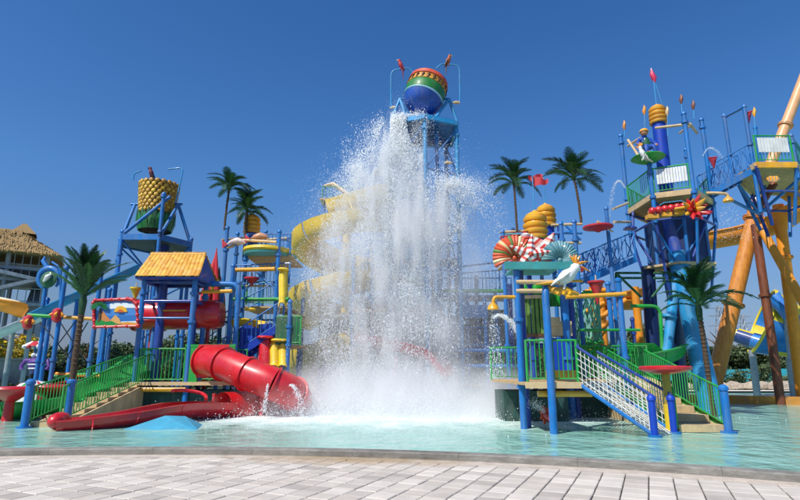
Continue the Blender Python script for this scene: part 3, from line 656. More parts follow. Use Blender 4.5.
# ================================================================== STAIRS, left and right
def stairs(label, x0, x1, y0, y1, z1, n, railm, wallside, stringer=None):
    t = thing('staircase', label, 'stairs', V((x0 + x1) / 2, y0, WZ)); dz = (z1 - WZ) / n; dy = (y1 - y0) / n; me = None
    for i in range(n):
        c = V((x0 + x1) / 2, y0 + (i + .5) * dy, WZ + dz * (i + 1) - .09)
        if me is None: o = G().box(c, (x1 - x0 - .08, dy + .05, .18)).build('step', STUC, t); me = o.data
        else: put('step', me, t, c)
    for sx in (x0, x1):
        poly = [V(sx, y0, -.3), V(sx, y1, -.3), V(sx, y1, z1 - .02), V(sx, y0, WZ + .02)]; G().prism(poly, V(-.06 if sx == x0 else .06, 0, 0)).build('side_wall', STUC, t, smooth=False)
        if stringer: G().bar(V(sx + (.07 if sx == x1 else -.07), y0, WZ + .1), V(sx + (.07 if sx == x1 else -.07), y1, z1 + .05), .05, .14).build('stringer', stringer, t)
    for sx in (x0, x1):
        railing(t, [V(sx, y0, WZ + .1), V(sx, y1, z1 + .05), V(sx, y1 + .7, z1 + .05)], 1.0, railm, .15)
    return t
sxl, sxr = gnd(24, 428, WZ), gnd(66, 426, WZ)
stairs('tan concrete stairs with green railings rising from the pool at left', sxl.x, sxr.x, sxl.y + .2, 20.6, ZF, 8, GREEN, 1)
for i, (p, yt) in enumerate(((sxl, 383), (sxr, 382))):
    t = thing('stair_post', ['short blue post at the foot of the left stairs, nearer the picture edge', 'short blue post at the foot of the left stairs carrying the front palm'][i], 'post', V(p.x, p.y, WZ), 'short blue posts standing in the pool')
    post(t, p.x, p.y, -.3, H(yt, p.y), .125, BLUE, [], n=16)
    G().tube(V(p.x, p.y, WZ - .02), V(p.x, p.y, WZ + .04), .2, 16).build('base_flange', BLUE, t)
palm(sxr.x, sxr.y, H(383, sxr.y) + .06, H(298, sxr.y), 1.5, 30, 'bushy upright dark green palm on the short blue post at left', up=(.5, 1.42), droop=.14, wide=.2, boot=True, leanx=.02, r=.085)

# ================================================================== SEASIDE PICTURE SIGN (left)
Ys = 19.6; t = thing('picture_sign', 'red framed seaside picture board with sun, hills and a green cut-out palm', 'sign', at(116, 314, Ys))
def S2(a, b, dy=0): p = at(a, b, Ys); p.y += dy; return p
def flat(par, name, pts, d, m, th=.02): return G().prism([S2(a, b, -d) for a, b in pts], V(0, th, 0)).build(name, m, par, smooth=False)
K = lambda h: mat('sign_' + h, '#' + h, rough=.4, var=.06)
fr = [(95, 327)] + [(94, 303)] + [(96, 300.5), (128, 299), (133, 300), (137, 304), (138.5, 326)]
flat(t, 'board', fr, 0, K('4a86c8'), .06)
P = [S2(a, b, -.03) for a, b in fr]; g = G().path(P + [P[0]], .055, 8)
for i, p in enumerate(P): g.ball(p, .085, 8)
for a, b in zip(P, P[1:] + P[:1]):
    for q in (.25, .5, .75): g.ball(a.lerp(b, q), .075, 8)
g.build('frame', RED, t)
flat(t, 'sea', [(109, 326), (108, 316), (137, 315), (138, 326)], .012, K('2f6fb4'))
flat(t, 'surf', [(110, 322), (137, 321), (137, 323), (110, 324)], .022, K('cfe0ea'))
flat(t, 'cloud', [(110, 304), (116, 302.5), (135, 303.5), (137, 308), (124, 308), (110, 309)], .012, K('dfe8f0'))
flat(t, 'sand', [(96, 326.5), (96, 323), (118, 323), (128, 322), (138, 323), (138, 326.5)], .03, K('d79a3a'))
flat(t, 'hill', [(99, 324), (101, 315), (103.5, 311), (107, 316), (111, 320), (113, 324)], .035, K('c9824a'))
flat(t, 'hill', [(109, 324), (112, 319), (116, 315), (120, 319), (122, 324)], .045, K('d9a460'))
flat(t, 'sun', [(121 + 6.5 * math.cos(a), 312 - 6 * math.sin(a)) for a in np.linspace(0, math.pi, 12)], .028, K('e8b02c')); flat(t, 'sun_face', [(121 + 3 * math.cos(a), 312.5 - 3 * math.sin(a)) for a in np.linspace(0, math.pi, 8)], .052, K('d0602c'))
flat(t, 'grass', [(94.5, 326), (95, 321), (100, 319.5), (107, 322), (112, 321), (118, 324), (121, 326)], .06, K('1f8a3c'))
flat(t, 'palm_trunk', [(98.5, 322), (101, 322), (102, 308), (100.5, 308)], .065, K('5a4424'))
for i in range(9):
    an = R(-20 + i * 27.5); dx, dy_ = math.cos(an), math.sin(an); p = (101, 306.5); q = (101 + 9 * dx, 306.5 - 5.5 * dy_ + 1.5)
    flat(t, 'palm_leaf', [p, (101 + 4.5 * dx - dy_ * 1.7, 306.5 - 4 * dy_ - dx * 1.7), q, (101 + 4.5 * dx + dy_ * 1.7, 306.5 - 3.2 * dy_ + dx * 1.7)], .08 + .012 * i, K('156b34'))

# ================================================================== FAR LEFT: thatched tower, slides, statues
Yt = 40.0; cx = X(2, 247, Yt); ze = H(248, Yt - 3.6); za = H(231, Yt); hw = 3.8; cx = X(5, 248, Yt)
t = thing('lookout_tower', 'grey steel slide tower under a thatched hip roof at the left edge', 'tower', V(cx, Yt, 0))
g = G(); N = 5
rg = [(hw, ze), (hw * .78, ze + (za - ze) * .26), (hw * .55, ze + (za - ze) * .52), (hw * .32, ze + (za - ze) * .78), (hw * .2, za)]
for r_, z_ in rg: g.v += [(cx - r_ * 1.25, Yt - r_, z_), (cx + r_, Yt - r_, z_), (cx + r_, Yt + r_, z_), (cx - r_ * 1.25, Yt + r_, z_)]
for i in range(4):
    for j in range(4): g.f.append((i * 4 + j, i * 4 + (j + 1) % 4, i * 4 + 4 + (j + 1) % 4, i * 4 + 4 + j)); g.m.append(0)
g.f += [(0, 3, 2, 1), (16, 17, 18, 19)]; g.m += [0, 0]
rf = g.build('roof', THAT, t, smooth=False)
g = G()      # ragged thatch fringe and bundles on the pitches
for q in range(1500):
    sd = random.choice((0, 1, 3)); f = random.random() ** 1.3; r_ = hw * (1 - .8 * f); z_ = ze + (za - ze) * f; s_ = random.uniform(-1, 1)
    p, d = (V(cx + s_ * r_ * (1.25 if s_ < 0 else 1), Yt - r_, z_), V(0, -.8, -.62)) if sd == 0 else ((V(cx + r_, Yt + s_ * r_, z_), V(.8, 0, -.62)) if sd == 1 else (V(cx - r_ * 1.25, Yt + s_ * r_, z_), V(-.8, 0, -.62)))
    g.tube(p + V(0, 0, .06), p + d * .34 + V(random.uniform(-.04, .04), 0, .03), .035, 3, .012)
g.build('thatch_bundles', THAT, t, kind='stuff')
G().add([(cx + .2, Yt - .9, za - .2), (cx + 1.9, Yt - .9, za - .2), (cx + 1.9, Yt + .9, za - .2), (cx + .2, Yt + .9, za - .2), (cx + 1.1, Yt, za + .75), (cx + .9, Yt, za + .75)], [(0, 1, 4, 5), (1, 2, 4), (2, 3, 5, 4), (3, 0, 5)]).build('roof_vent', THAT, t, smooth=False)
px = [cx - 2.6, cx + .55, cx + 2.95]
for x in px:
    for y in (Yt - 2.6, Yt + 2.2): G().tube(V(x, y, 0), V(x, y, ze + .1), .17, 10).build('post', GREY, t)
for z in (H(272, Yt), H(283, Yt), H(306, Yt), 3.0):
    G().box(V(cx, Yt - .2, z), (6.2, 5.2, .22)).build('landing', GREY, t)
    railing(t, [V(px[0], Yt - 2.7, z + .1), V(px[2], Yt - 2.7, z + .1), V(px[2], Yt + 2, z + .1)], 1.05, GREY, .5, rb=.03, rr=.04)
zs = [3.0, H(306, Yt), H(283, Yt), H(272, Yt)]
for i in range(3):
    ya, yb_ = (Yt - 2.3, Yt + 1.9) if i % 2 else (Yt + 1.9, Yt - 2.3); G().bar(V(cx + 2.5, ya, zs[i]), V(cx + 2.5, yb_, zs[i + 1]), 1.0, .25).build('stair_flight', GREY, t); railing(t, [V(cx + 3.0, ya, zs[i] + .1), V(cx + 3.0, yb_, zs[i + 1] + .1)], .95, GREY, .5, rb=.03)
    a, b = (px[0] + .5, px[2] - .5) if i % 2 else (px[2] - .5, px[0] + .5); G().bar(V(a, Yt - 3.1, zs[i]), V(b, Yt - 3.1, zs[i + 1]), 1.0, .25).build('stair_flight', GREY, t)
t.rotation_euler = (0, 0, R(32))
# cream and orange chute
t = thing('open_slide', 'cream and orange open chute swinging out beside the thatched tower', 'slide', at(10, 306, 31))
pth = catmull([at(-70, 290, 32), at(-28, 294, 30.6), at(8, 301, 29.6), at(28, 308, 30)], 6); CR2 = paint('cream_fibreglass', '#e6dcc0', .3)
for i in range(0, len(pth) - 1, 6): G().sweep(pth[i:i + 7], usec(.75, .65, .06, 12, .08)).build('chute_section', [CR2, CR2, OCOL][min(2, i // 6)], t)
for q in (0, 6, 14): p = pth[q]; pipe(t, V(p.x, p.y + .1, -.2), V(p.x, p.y + .1, p.z - .5), .14, GREY, 'support')
t = thing('white_slide', 'silvery white slide sloping down to the left edge behind the blue chute', 'slide', at(25, 322, 30))
pth = catmull([at(48, 311, 30), at(20, 321, 29), at(-20, 338, 28), at(-60, 352, 28)], 5)
G().sweep(pth, usec(.6, .45, .05, 10, .1)).build('chute', mat('silver_white', '#cfd4d6', rough=.35, metal=.2), t)
for q in (3, 9): p = pth[q]; pipe(t, V(p.x, p.y, -.2), V(p.x, p.y, p.z - .4), .12, GREY, 'support')

# blue feeding flume to the bucket tower
t = thing('blue_flume', 'long straight blue chute climbing from the left posts to the bucket tower', 'slide', at(85, 292, 23.4))
a, b = at(31, 315, 22.6), at(140, 266, 23.6)
G().sweep([a, a.lerp(b, .5), b], usec(.30, .26, .04, 10, .06)).build('chute', BLUE2, t)
for f, nm in ((.18, 0), (.42, 0), (.7, 0)): p = a.lerp(b, f); pipe(t, V(p.x, p.y, -.3), V(p.x, p.y, p.z - .22), .09, BLUE, 'support')
# frame with beams under the flume
t = thing('pipe_frame', 'frame of blue posts joined by green and yellow beams left of the picture sign', 'frame', at(65, 318, 21.5))
for q, y in ((37, 22.8), (52, 20.6), (89, 20.8), (100, 23)): post(t, X(q, 370, y), y, -.3, H({37: 300, 52: 268, 89: 268, 100: 290}[q], y), .1, BLUE, [2.0, H(318, y)])
for (a1, b1, a2, b2, m) in ((28, 315, 60, 317, GREEN), (60, 317, 95, 319, YEL), (56, 374, 100, 376, OCOL), (55, 376, 98, 374, GREEN)): pipe(t, at(a1, b1, 20.9), at(a2, b2, 20.9), .075, m, 'beam')
for (a1, b1, a2, b2) in ((40, 322, 75, 365), (75, 322, 42, 365), (60, 322, 88, 365), (88, 322, 62, 365)): pipe(t, at(a1, b1, 21.6), at(a2, b2, 21.6), .022, BLK, 'brace_rod', 6)
for i, (q, y_) in enumerate(((28, 322), (57, 315))):
    p = at(q, y_, 20.5); s_ = thing('spray_nozzle', ['small orange and red spray nozzle hanging at the left end of the green beam', 'larger orange and red spray nozzle where green beam meets yellow beam'][i], 'spray nozzle', p, 'orange nozzles on the left frame')
    G().lathe(p, [(.04, -.3), (.15, -.22), (.2, 0), (.15, .2), (.05, .27)], 10).build('shell', RED2, s_)
    for a in range(5): an = a * 1.257; G().path([p + V(0, 0, -.2), p + V(.22 * math.cos(an), .22 * math.sin(an), 0), p + V(.05, 0, .24)], [.03, .07, .02], 6).build('petal', OCOL, s_)
# blue curled ornament
p0 = at(48, 279, 22.4); t = thing('curled_ornament', 'curled blue horn ornament with a green and white medallion above the flume', 'ornament', p0)
g = G().path([p0 + V(.48 * math.cos(a) * (1 - .07 * a), 0, .5 * math.sin(a) * (1 - .05 * a)) for a in np.linspace(-.7, 4.9, 22)], [.05 + .09 * math.sin(math.pi * i / 21) for i in range(22)], 10); g.path([p0 + V(-.1, 0, .5), p0 + V(-.32, 0, .8), p0 + V(-.28, 0, 1.0)], [.1, .1, .02], 8); g.build('horn', BLUE, t)
G().lathe(p0 + V(.12, -.14, -.05), [(.02, -.05), (.34, -.03), (.36, 0), (.3, .05), (.02, .09)], 18, Matrix.Rotation(R(90), 3, 'X')).build('medallion', GREEN2, t)
G().path([p0 + V(.0, -.24, -.15), p0 + V(.16, -.28, .05), p0 + V(.28, -.24, .18)], [.05, .11, .03], 8).build('face', WHT, t)
pipe(t, V(p0.x - .05, 22.4, a.z + 0 if False else H(306, 22.4)), p0 + V(-.05, 0, -.4), .08, BLUE, 'stem'); bent(t, [at(60, 300, 22.4), at(61, 268, 22.4), at(52, 262, 22.4)], .05, BLUE, 'pipe')
# purple figure under a parasol
Yq = 24.; p0 = at(37, 365, Yq); t = thing('creature_statue', 'purple striped cartoon creature statue below the small red parasol', 'statue', V(p0.x, Yq, WZ))
G().path([p0 + V(0, 0, z) for z in (-.42, -.3, -.05, .15, .3, .36)], [.05, .22, .34, .36, .24, .05], 16).build('body', PURP, t)
for q in (-.15, .02, .18): G().lathe(p0 + V(0, 0, q), [(.35 - abs(q) * .3, -.03), (.37 - abs(q) * .3, 0), (.35 - abs(q) * .3, .03)], 16).build('stripe', WHT, t)
for s in (-1, 1):
    G().path([p0 + V(s * .2, 0, .2), p0 + V(s * .5, -.05, .18), p0 + V(s * .62, -.1, -.05), p0 + V(s * .55, -.12, -.2)], [.1, .1, .08, .1], 10).build('arm', PURP, t)
    G().path([p0 + V(s * .14, 0, -.38), p0 + V(s * .2, 0, -.7), p0 + V(s * .22, -.1, -.95)], [.11, .09, .12], 10).build('leg', BLK, t); G().ball(p0 + V(s * .11, -.16, .42), .1, 10).build('eye', WHT, t)
G().tube(V(p0.x, Yq + .2, -.3), V(p0.x, Yq + .2, p0.z - .9), .1, 10).build('stand', BLUE, t)
p0 = at(36, 346, Yq + .5); t = thing('parasol_sprayer', 'small red and white scalloped parasol on a blue pole above the purple statue', 'parasol', V(p0.x, p0.y, WZ))
g = G().lathe(p0, [(.02, .22), (.2, .2), (.42, .08), (.5, -.02), (.44, -.0), (.02, .12)], 16, mi=0); g.m = [(i // 2) % 2 for i in range(len(g.f))]; g.build('canopy', [RED2, WHT], t); pipe(t, V(p0.x, p0.y, -.3), p0 + V(0, 0, .2), .06, BLUE, 'pole')
for q in range(8): a_ = q * math.pi / 4; G().ball(p0 + V(.44 * math.cos(a_), .44 * math.sin(a_), -.04), .1, 8).build('scallop', [RED2, WHT][q % 2], t)
# striped dome
p0 = V(X(34, 398, 20.5), 20.5, .55); t = thing('striped_dome', 'white dome with red and green stripes behind the left railing', 'dome', V(p0.x, p0.y, WZ))
g = G().lathe(p0, [(.95, -.4), (.93, 0), (.78, .36), (.5, .58), (.05, .68)], 28); g.m = [[0, 0, 0, 1, 0, 0, 2][(i % 28) % 7] for i in range(len(g.f))]; g.build('shell', [WHT, RED2, GREEN], t); G().lathe(p0 + V(0, 0, -.42), [(1.0, -.1), (1.04, 0), (.9, .06)], 28).build('rim', WHT, t)
# low slides into the pool at left
t = thing('kiddie_slide', 'low bright green slide bank curving behind the left stairs', 'slide', V(-13, 19.5, WZ))
pth = catmull([V(X(-30, 400, 19), 19, .45), V(X(20, 410, 18.6), 18.6, .5), V(X(70, 405, 19), 19, .8), V(X(120, 385, 21), 21.2, 1.5), V(X(150, 365, 23), 23, 2.2)], 6)
for i in range(0, len(pth) - 1, 6): G().sweep(pth[i:i + 7], usec(.85, .5, .05, 12, .1)).build('slide_section', GREEN, t)
for i, (a1, b1, y_) in enumerate(((12, 388, 17.4), (52, 386, 18.6))):
    p = V(X(a1, b1, y_), y_, H(b1 + 2, y_)); t = thing('mushroom_seat', ['red dish on a tapering red stem, cut by the left picture edge', 'red dish on a red stem just behind the left stair railing'][i], 'water mushroom', V(p.x, p.y, WZ), 'red dishes standing in the pool at left')
    G().lathe(p, [(.1, -.4), (.35, -.22), (.72, -.05), (.8, .04), (.76, .1), (.3, .0), (.02, -.02)], 24).build('dish', RED, t); G().tube(V(p.x, p.y, -.3), p + V(0, 0, -.15), .17, 16, .13).build('stem', RED, t)
pipe_ = thing('red_chute', 'long low red chute running behind the short blue posts at left', 'slide', V(-14, 20, .8)); G().sweep(catmull([V(X(-30, 392, 19.5), 19.5, .95), V(X(30, 390, 20), 20, 1.0), V(X(62, 384, 20.4), 20.4, 1.15), V(X(80, 382, 20.8), 20.8, 1.25)], 5), usec(.32, .26, .04, 8, .06)).build('chute', RED, pipe_)
for q in (0, 38, 66): pipe(pipe_, V(X(q, 400, 20), 20, -.3), V(X(q, 400, 20), 20, .85), .08, RED, 'support')

# ================================================================== LIGHTHOUSE COLUMNS
def lighthouse(px, y, ybase, ytop, r, label, pole=None, flag=True, flagdir=1, poleh=None):
    x = X(px, (ytop + ybase) / 2, y); zt = H(ytop, y); zb = H(ybase, y)
    t = thing('lighthouse_column', label, 'column', V(x, y, zb))
    cap = r * 3.5
    G().tube(V(x, y, zb), V(x, y, zt - cap), r, 20).build('shaft', mat('royal_blue', '#0d46ae', rough=.35, coat=.2), t)
    z = zt - cap; pr = [(r * 1.05, 0)] + [(r * q * (1.12 if z_ < .6 else 1.06), z_ * cap) for k_ in range(4) for q, z_ in ((1.16, .01 + k_ * .2), (1.22, .04 + k_ * .2), (1.22, .12 + k_ * .2), (1.02, .15 + k_ * .2), (1.02, .2 + k_ * .2))] + [(r * .95, .84 * cap), (r * .62, .90 * cap), (r * .3, .93 * cap), (r * .22, .97 * cap), (r * .08, 1.0 * cap)]
    G().lathe(V(x, y, z), pr, 20).build('cap', YEL, t)
    if pole:
        zp = H(pole, y); pipe(t, V(x, y, zt), V(x, y, zp), .022, BLUE2, 'flag_pole', 6)
        if flag:
            g = G(); k = 7
            for s in (0, 1):
                g.v += [(x + flagdir * .62 * i / k, y + .05 * math.sin(i * 1.3) + .012 * s, zp - .02 - (.04 * i / k) - q * (.42 - .26 * i / k) + .05 * math.sin(i * .9)) for i in range(k + 1) for q in (0, 1)]
            o = 0
            for i in range(k): g.f += [(2 * i, 2 * i + 2, 2 * i + 3, 2 * i + 1), (16 + 2 * i, 16 + 2 * i + 1, 16 + 2 * i + 3, 16 + 2 * i + 2)]; g.m += [0, 0]
            g.build('flag', RED2, t)
    return t
def frame_tower(name, label, posts, y0, levels, beams=(), rails=(), loc=None, m=BLUE, r=.1):
    t = thing(name, label, 'play tower', loc)
    for (q, qy, yy, ytop) in posts: post(t, X(q, qy, yy), yy, -.3, H(ytop, yy), r, m, [H(ytop, yy) - 1.0, 2.6])
    for (a, b, ya, yb, py) in levels: planks(t, X(a, py, ya), X(b, py, ya), ya, yb, H(py, ya), DECK, .25)
    for (q1, p1, y1_, q2, p2, y2_, rr, mm) in beams: pipe(t, at(q1, p1, y1_), at(q2, p2, y2_), rr, mm, 'beam')
    for (q1, p1, y1_, q2, p2, y2_, h, mm) in rails: railing(t, [at(q1, p1, y1_), at(q2, p2, y2_)], h, mm, .16)
    return t

# ------------------------------------------------------------------ mid-left tower cluster
Y1, Y2 = 22.6, 25.2
t = frame_tower('climbing_tower', 'tall blue posted climbing tower between the tiled hut and the falling water',
    [(222, 300, Y1, 228), (233, 300, Y2, 234), (243, 300, Y1, 237), (262, 300, Y2, 232), (276, 300, Y1 - .6, 232), (289, 330, Y1 - 1, 302), (286, 300, Y2, 238), (301, 350, Y2, 300), (257, 340, Y2 + 1.5, 250), (228, 340, Y1 - 1, 266)], Y1,
    [(240, 288, Y1, Y2, 307), (246, 292, Y1, Y2, 256), (276, 300, Y1 - .8, Y2 - 1, 346), (212, 240, Y1, Y2, 341)],
    [(222, 240, Y1, 262, 236, Y2, .05, CRM), (224, 249, Y1, 241, 243, Y1, .07, CRM), (262, 240, Y2, 290, 238, Y2, .06, CRM), (243, 240, Y1, 277, 242, Y1 - .6, .06, CRM), (233, 270, Y1 - .2, 275, 269, Y1 - .7, .09, YEL), (240, 286, Y1, 290, 286, Y1, .045, CRM),
     (222, 286, Y1 - .1, 243, 286, Y1 - .1, .05, GREEN), (232, 299, Y1 - .3, 290, 299, Y1 - .9, .06, GREEN), (244, 300, Y1, 289, 299, Y1 - 1, .08, GREEN), (222, 322, Y1, 243, 322, Y1, .05, BLUE), (262, 320, Y2, 289, 320, Y2, .05, BLUE), (243, 260, Y1, 276, 290, Y1 - .6, .03, BLUE), (276, 262, Y1 - .6, 243, 292, Y1, .03, BLUE), (255, 232, Y2, 262, 244, Y1, .04, BLUE), (277, 240, Y1 - .6, 290, 240, Y2, .045, BLUE)],
    [(246, 305, Y1, 286, 305, Y1, 1.0, GREEN), (276, 345, Y1 - .9, 300, 345, Y1 - 1, 1.15, GREEN), (212, 341, Y1 - .1, 238, 341, Y1 - .1, 1.0, GREEN), (246, 254, Y1, 290, 254, Y1, .9, BLUE), (232, 286, Y1 - .1, 289, 284, Y1 - .5, .9, BLUE)], V(X(255, 350, 23.5), 23.5, WZ))
# yellow round canopies and side panels
for i, (q, p, rr, yy, m) in enumerate(((266, 252, .95, Y1, YEL2), (283, 254, .62, Y1 + .6, YEL2))):
    c = at(q, p, yy); G().lathe(c, [(rr * .5, .22), (rr, .12), (rr * 1.04, .0), (rr * .95, -.08), (.05, -.02)], 28).build('canopy_rim', m, t); G().lathe(c - V(0, 0, .18), [(rr * .98, 0), (rr * 1.0, .08), (.1, .1)], 28).build('canopy_underside', TEAL, t)
G().box(at(288, 331, Y1 - .95), (1.0, .06, 1.1)).build('mesh_panel', GREEN2, t)
# blue covered stair between landings
th_ = thing('blue_stair', 'deep blue stair flight climbing right between the red slide and the tower posts', 'stairs', at(250, 345, 21.6))
a, b = at(222, 365, 21.4), at(283, 325, 21.8)
for s in (-.02, 1.0): G().bar(a + V(0, s, 0), b + V(0, s, 0), .06, .26).build('stringer', mat('royal_blue', '#103fb0'), th_)
me = None
for i in range(9):
    p = a.lerp(b, (i + .5) / 9) + V(0, .5, 0)
    if me is None: o = G().box(p, (.3, .95, .04)).build('step', NAVY, th_); me = o.data
    else: put('step', me, th_, p)
g = G().prism([a + V(0, -.06, .0), a + V(.0, -.06, .85), b + V(0, -.06, .95), b + V(0, -.06, 0)], V(0, .03, 0)); 
railing(th_, [a + V(0, 0, .1), b + V(0, 0, .1)], .95, BLUE, .2)
G().prism([at(240, 362, 21.9), at(240, 326, 21.9), at(272, 323, 21.9), at(272, 345, 21.9)], V(0, .05, 0)).build('side_panel', mat('royal_blue', '#103fb0'), th_, smooth=False)
railing(th_, [at(200, 346, 21.9), at(243, 313, 22.1), at(283, 292, 22.3)], .6, BLUE, .22)
# red and yellow drop slides
for i, (q, p, p2, m, lb) in enumerate(((265, 340, 376, RED, 'narrow red chute end standing upright left of the yellow chute'), (279, 343, 368, YEL2, 'bright yellow double chute hanging under the small green mesh landing'), (283, 272, 306, YEL2, 'tall yellow chute piece hanging high beside the falling water'), (250, 312, 324, YEL2, 'short yellow chute lip seen through the blue stair rails'))):
    c = at(q, p, 21.7); d = at(q, p2, 21.7); t = thing('drop_slide', lb, 'slide', d, 'chute pieces on the climbing tower')
    if i == 3: G().sweep([at(236, 322, 22.4), at(250, 320, 22.2), at(262, 322, 22.0)], usec(.35, .3, .05, 10, .06)).build('chute', m, t)
    else:
        for s in ((-.17, .17) if i == 1 else (0,)): G().sweep([c + V(s, .2, .1), c + V(s, .05, -.2), d + V(s, 0, .2), d + V(s, -.15, 0)], usec(.2 if i == 1 else (.14 if i == 2 else .24), .2, .03, 10, .04), up=V(0, 1, .1)).build('chute', m, t)
    G().lathe(c + V(0, 0, .1), [(.2 + .1 * (i < 2), -.05), (.25 + .1 * (i < 2), 0), (.2 + .1 * (i < 2), .06)], 14).build('collar', m, t)
# red tent pennant group
for i, (q, p, s) in enumerate(((213, 295, 1.0), (217, 300, .7))):
    b0 = at(q, p, 23.6); t = thing('spire_ornament', ['tall red and green pointed spire right of the tiled roof', 'shorter green spire tucked behind the red one'][i], 'spire', b0)
    g = G()
    for k in range(7):
        a = k / 7 * 6.283; g.path([b0 + V(.42 * s * math.cos(a), .42 * s * math.sin(a), -.3), b0 + V(.3 * s * math.cos(a), .3 * s * math.sin(a), .4 * s), b0 + V(0, 0, (1.55 + .1 * k) * s)], [.16 * s, .15 * s, .02], 8, mi=k % 2)
    g.build('flame_petals', [RED2, RED2 if i == 0 else GREEN2] if i == 0 else [GREEN2, GREEN], t)
    G().tube(b0 - V(0, 0, 1.2), b0, .05, 8).build('stem', BLUE, t)
def funnel(q, p, y, r, m, label, h=None, grp='spray funnels', armto=None):
    c = at(q, p, y); h = h or r * 1.5; t = thing('spray_funnel', label, 'funnel', c, grp)
    G().lathe(c, [(r * .1, -h), (r * .35, -h * .6), (r * .9, -.02), (r * 1.08, 0), (r * 1.08, .06), (r * .85, .05), (r * .2, -h * .5)], 18).build('cone', m, t)
    G().tube(c + V(0, 0, 0), c + V(0, 0, .28), .025, 8).build('hanger', CRM, t)
    if armto: bent(t, [c + V(0, 0, .28), at(*armto)], .03, CRM, 'arm')
    return t
funnel(213, 281, 22.2, .24, YEL2, 'yellow funnel under the red spire right of the tiled hut', .45); funnel(136, 289, 21.9, .22, YEL2, 'yellow funnel left of the tiled hut', .5)
funnel(252, 279, 22.4, .3, RED2, 'red funnel beneath the yellow beam of the climbing tower', .3)
G_ = thing('spray_bar', 'yellow spray bar sticking left from the bent blue pipe', 'spray bar', at(215, 293, 21)); pipe(G_, at(202, 292, 21.0), at(232, 291, 21.0), .075, YEL); pipe(G_, at(198, 294, 21.0), at(204, 292, 21), .05, RED2, 'tip')
for (q, p, nm) in ((259, 237, 'small orange and white fish ornament on the climbing tower, right of the lighthouse column'), (236, 242, 'small white and pink fish ornament left of the lighthouse column')):
    c = at(q, p, 22.5); t = thing('fish_ornament', nm, 'fish ornament', c); f = 1
    G().path([c + V(-.38, 0, -.1), c + V(-.2, 0, 0), c + V(.05, 0, .05), c + V(.3, 0, .0), c + V(.42, 0, -.06)], [.03, .1, .16, .11, .02], 12).build('body', paint('fish_%d' % q, '#d99a70' if q == 259 else '#e6d0cc'), t)
    G().add([tuple(c + V(-.34, -.02, -.1)), tuple(c + V(-.62, 0, .12)), tuple(c + V(-.58, 0, -.28)), tuple(c + V(-.34, .03, -.1))], [(0, 1, 2), (3, 2, 1), (0, 3, 1), (0, 2, 3)]).build('tail', RED2, t, smooth=False); pipe(t, c - V(0, 0, .5), c, .03, BLUE, 'stem')
lighthouse(251.5, 23.4, 256, 213, .28, 'blue column with ribbed yellow cap behind the bushy palm', None)
palm(X(224, 235, 22.6), 22.6, H(230, 22.6), H(190, 22.6), 1.12, 18, 'tall palm with separated fronds above the leftmost climbing tower post', up=(-.15, .95), droop=.45, wide=.30, leanx=.08, r=.05)
palm(X(246, 260, 23.2), 22.9, H(262, 23.2), H(214, 23.2), 1.12, 26, 'bushy palm leaning against the yellow capped column', up=(-.35, 1.4), droop=.4, wide=.3, r=.08)

# ================================================================== YELLOW SPIRAL SLIDE
sc = at(347, 230, 28.5); t = thing('spiral_slide', 'big yellow open spiral slide half hidden by the falling water', 'slide', V(sc.x, sc.y, WZ))
zt, zb_ = H(199, 27), H(400, 27); Rr = 2.35; turns = 3.0; n = 26; tot = int(turns * n); ps = []
for i in range(tot + 1):
    a = R(75) - 2 * math.pi * i / n * 1.0; ps.append(V(sc.x + Rr * math.cos(a) * (1 if i > 0 else 1), sc.y + Rr * math.sin(a), zt - (zt - 1.0) * (i / tot)))
secS = [(-.80, .75), (-.76, .1), (-.58, -.45), (-.2, -.7), (.2, -.7), (.5, -.5), (.66, -.1), (.70, .35), (.64, .35), (.60, -.08), (.46, -.44), (.18, -.64), (-.18, -.64), (-.53, -.40), (-.70, .12), (-.74, .75)]
secS = [(-a, b) for a, b in secS][::-1]
for i in range(0, tot, 5):
    seg = ps[max(0, i):i + 6]; up = [V(0, 0, 1)] * len(seg); g = G().sweep(seg, secS, up=up); g.build('slide_section', YEL2, t)
run = catmull([at(384, 205, 27.2), at(360, 208, 26.8), at(330, 212, 26.6), at(305, 219, 27.4), at(298, 232, 29)], 6)
rn = catmull([at(392, 193, 26.2), at(372, 197, 26.1), at(352, 203, 26.1), at(332, 210, 26.4)], 5)
for i in range(0, len(rn) - 1, 5): G().sweep(rn[i:i + 6], secS).build('entry_flume', YEL2, t)
G().tube(V(sc.x, sc.y, -.3), V(sc.x, sc.y, zt + .3), .22, 16).build('centre_column', YEL2, t)
for k_ in range(12):
    i = int(k_ * tot / 12); p = ps[i]; pipe(t, V(sc.x, sc.y, p.z - .55), V(p.x, p.y, p.z - .45), .06, YEL2, 'bracket')
t = thing('start_frame', 'small teal topped frame with a rail at the head of the yellow spiral', 'frame', at(337, 190, 29))
for q in (325, 352, 372): pipe(t, V(X(q, 190, 29.8), 29.8, -.3), V(X(q, 190, 29.8), 29.8, H(184, 29.8)), .07, BLUE, 'post')
G().path([at(324, 186, 29.6), at(333, 184, 29.6), at(345, 192, 29.2), at(352, 196, 29)], [.08, .14, .12, .05], 8).build('spout', CRM, t); G().box(at(350, 202, 29.8), (3.4, 1.2, .1)).build('deck', DECK, t)
railing(t, [at(322, 203, 29.3), at(378, 203, 29.3)], 1.0, GREEN, .2)
for i, (q, p, y_) in enumerate(((322, 317, 24.2), (346, 292, 29))):     # yellow feeder pieces
    c = at(q, p, y_)
t = thing('yellow_feeder', 'short yellow chute lip poking out of the spray left of the spiral', 'slide', at(300, 318, 24))
G().sweep([at(292, 312, 25), at(300, 319, 24.3), at(312, 322, 24.2)], usec(.5, .4, .05, 10, .08)).build('chute', YEL2, t); pipe(t, V(X(300, 330, 24.4), 24.4, -.3), at(300, 330, 24.4), .1, BLUE, 'support')

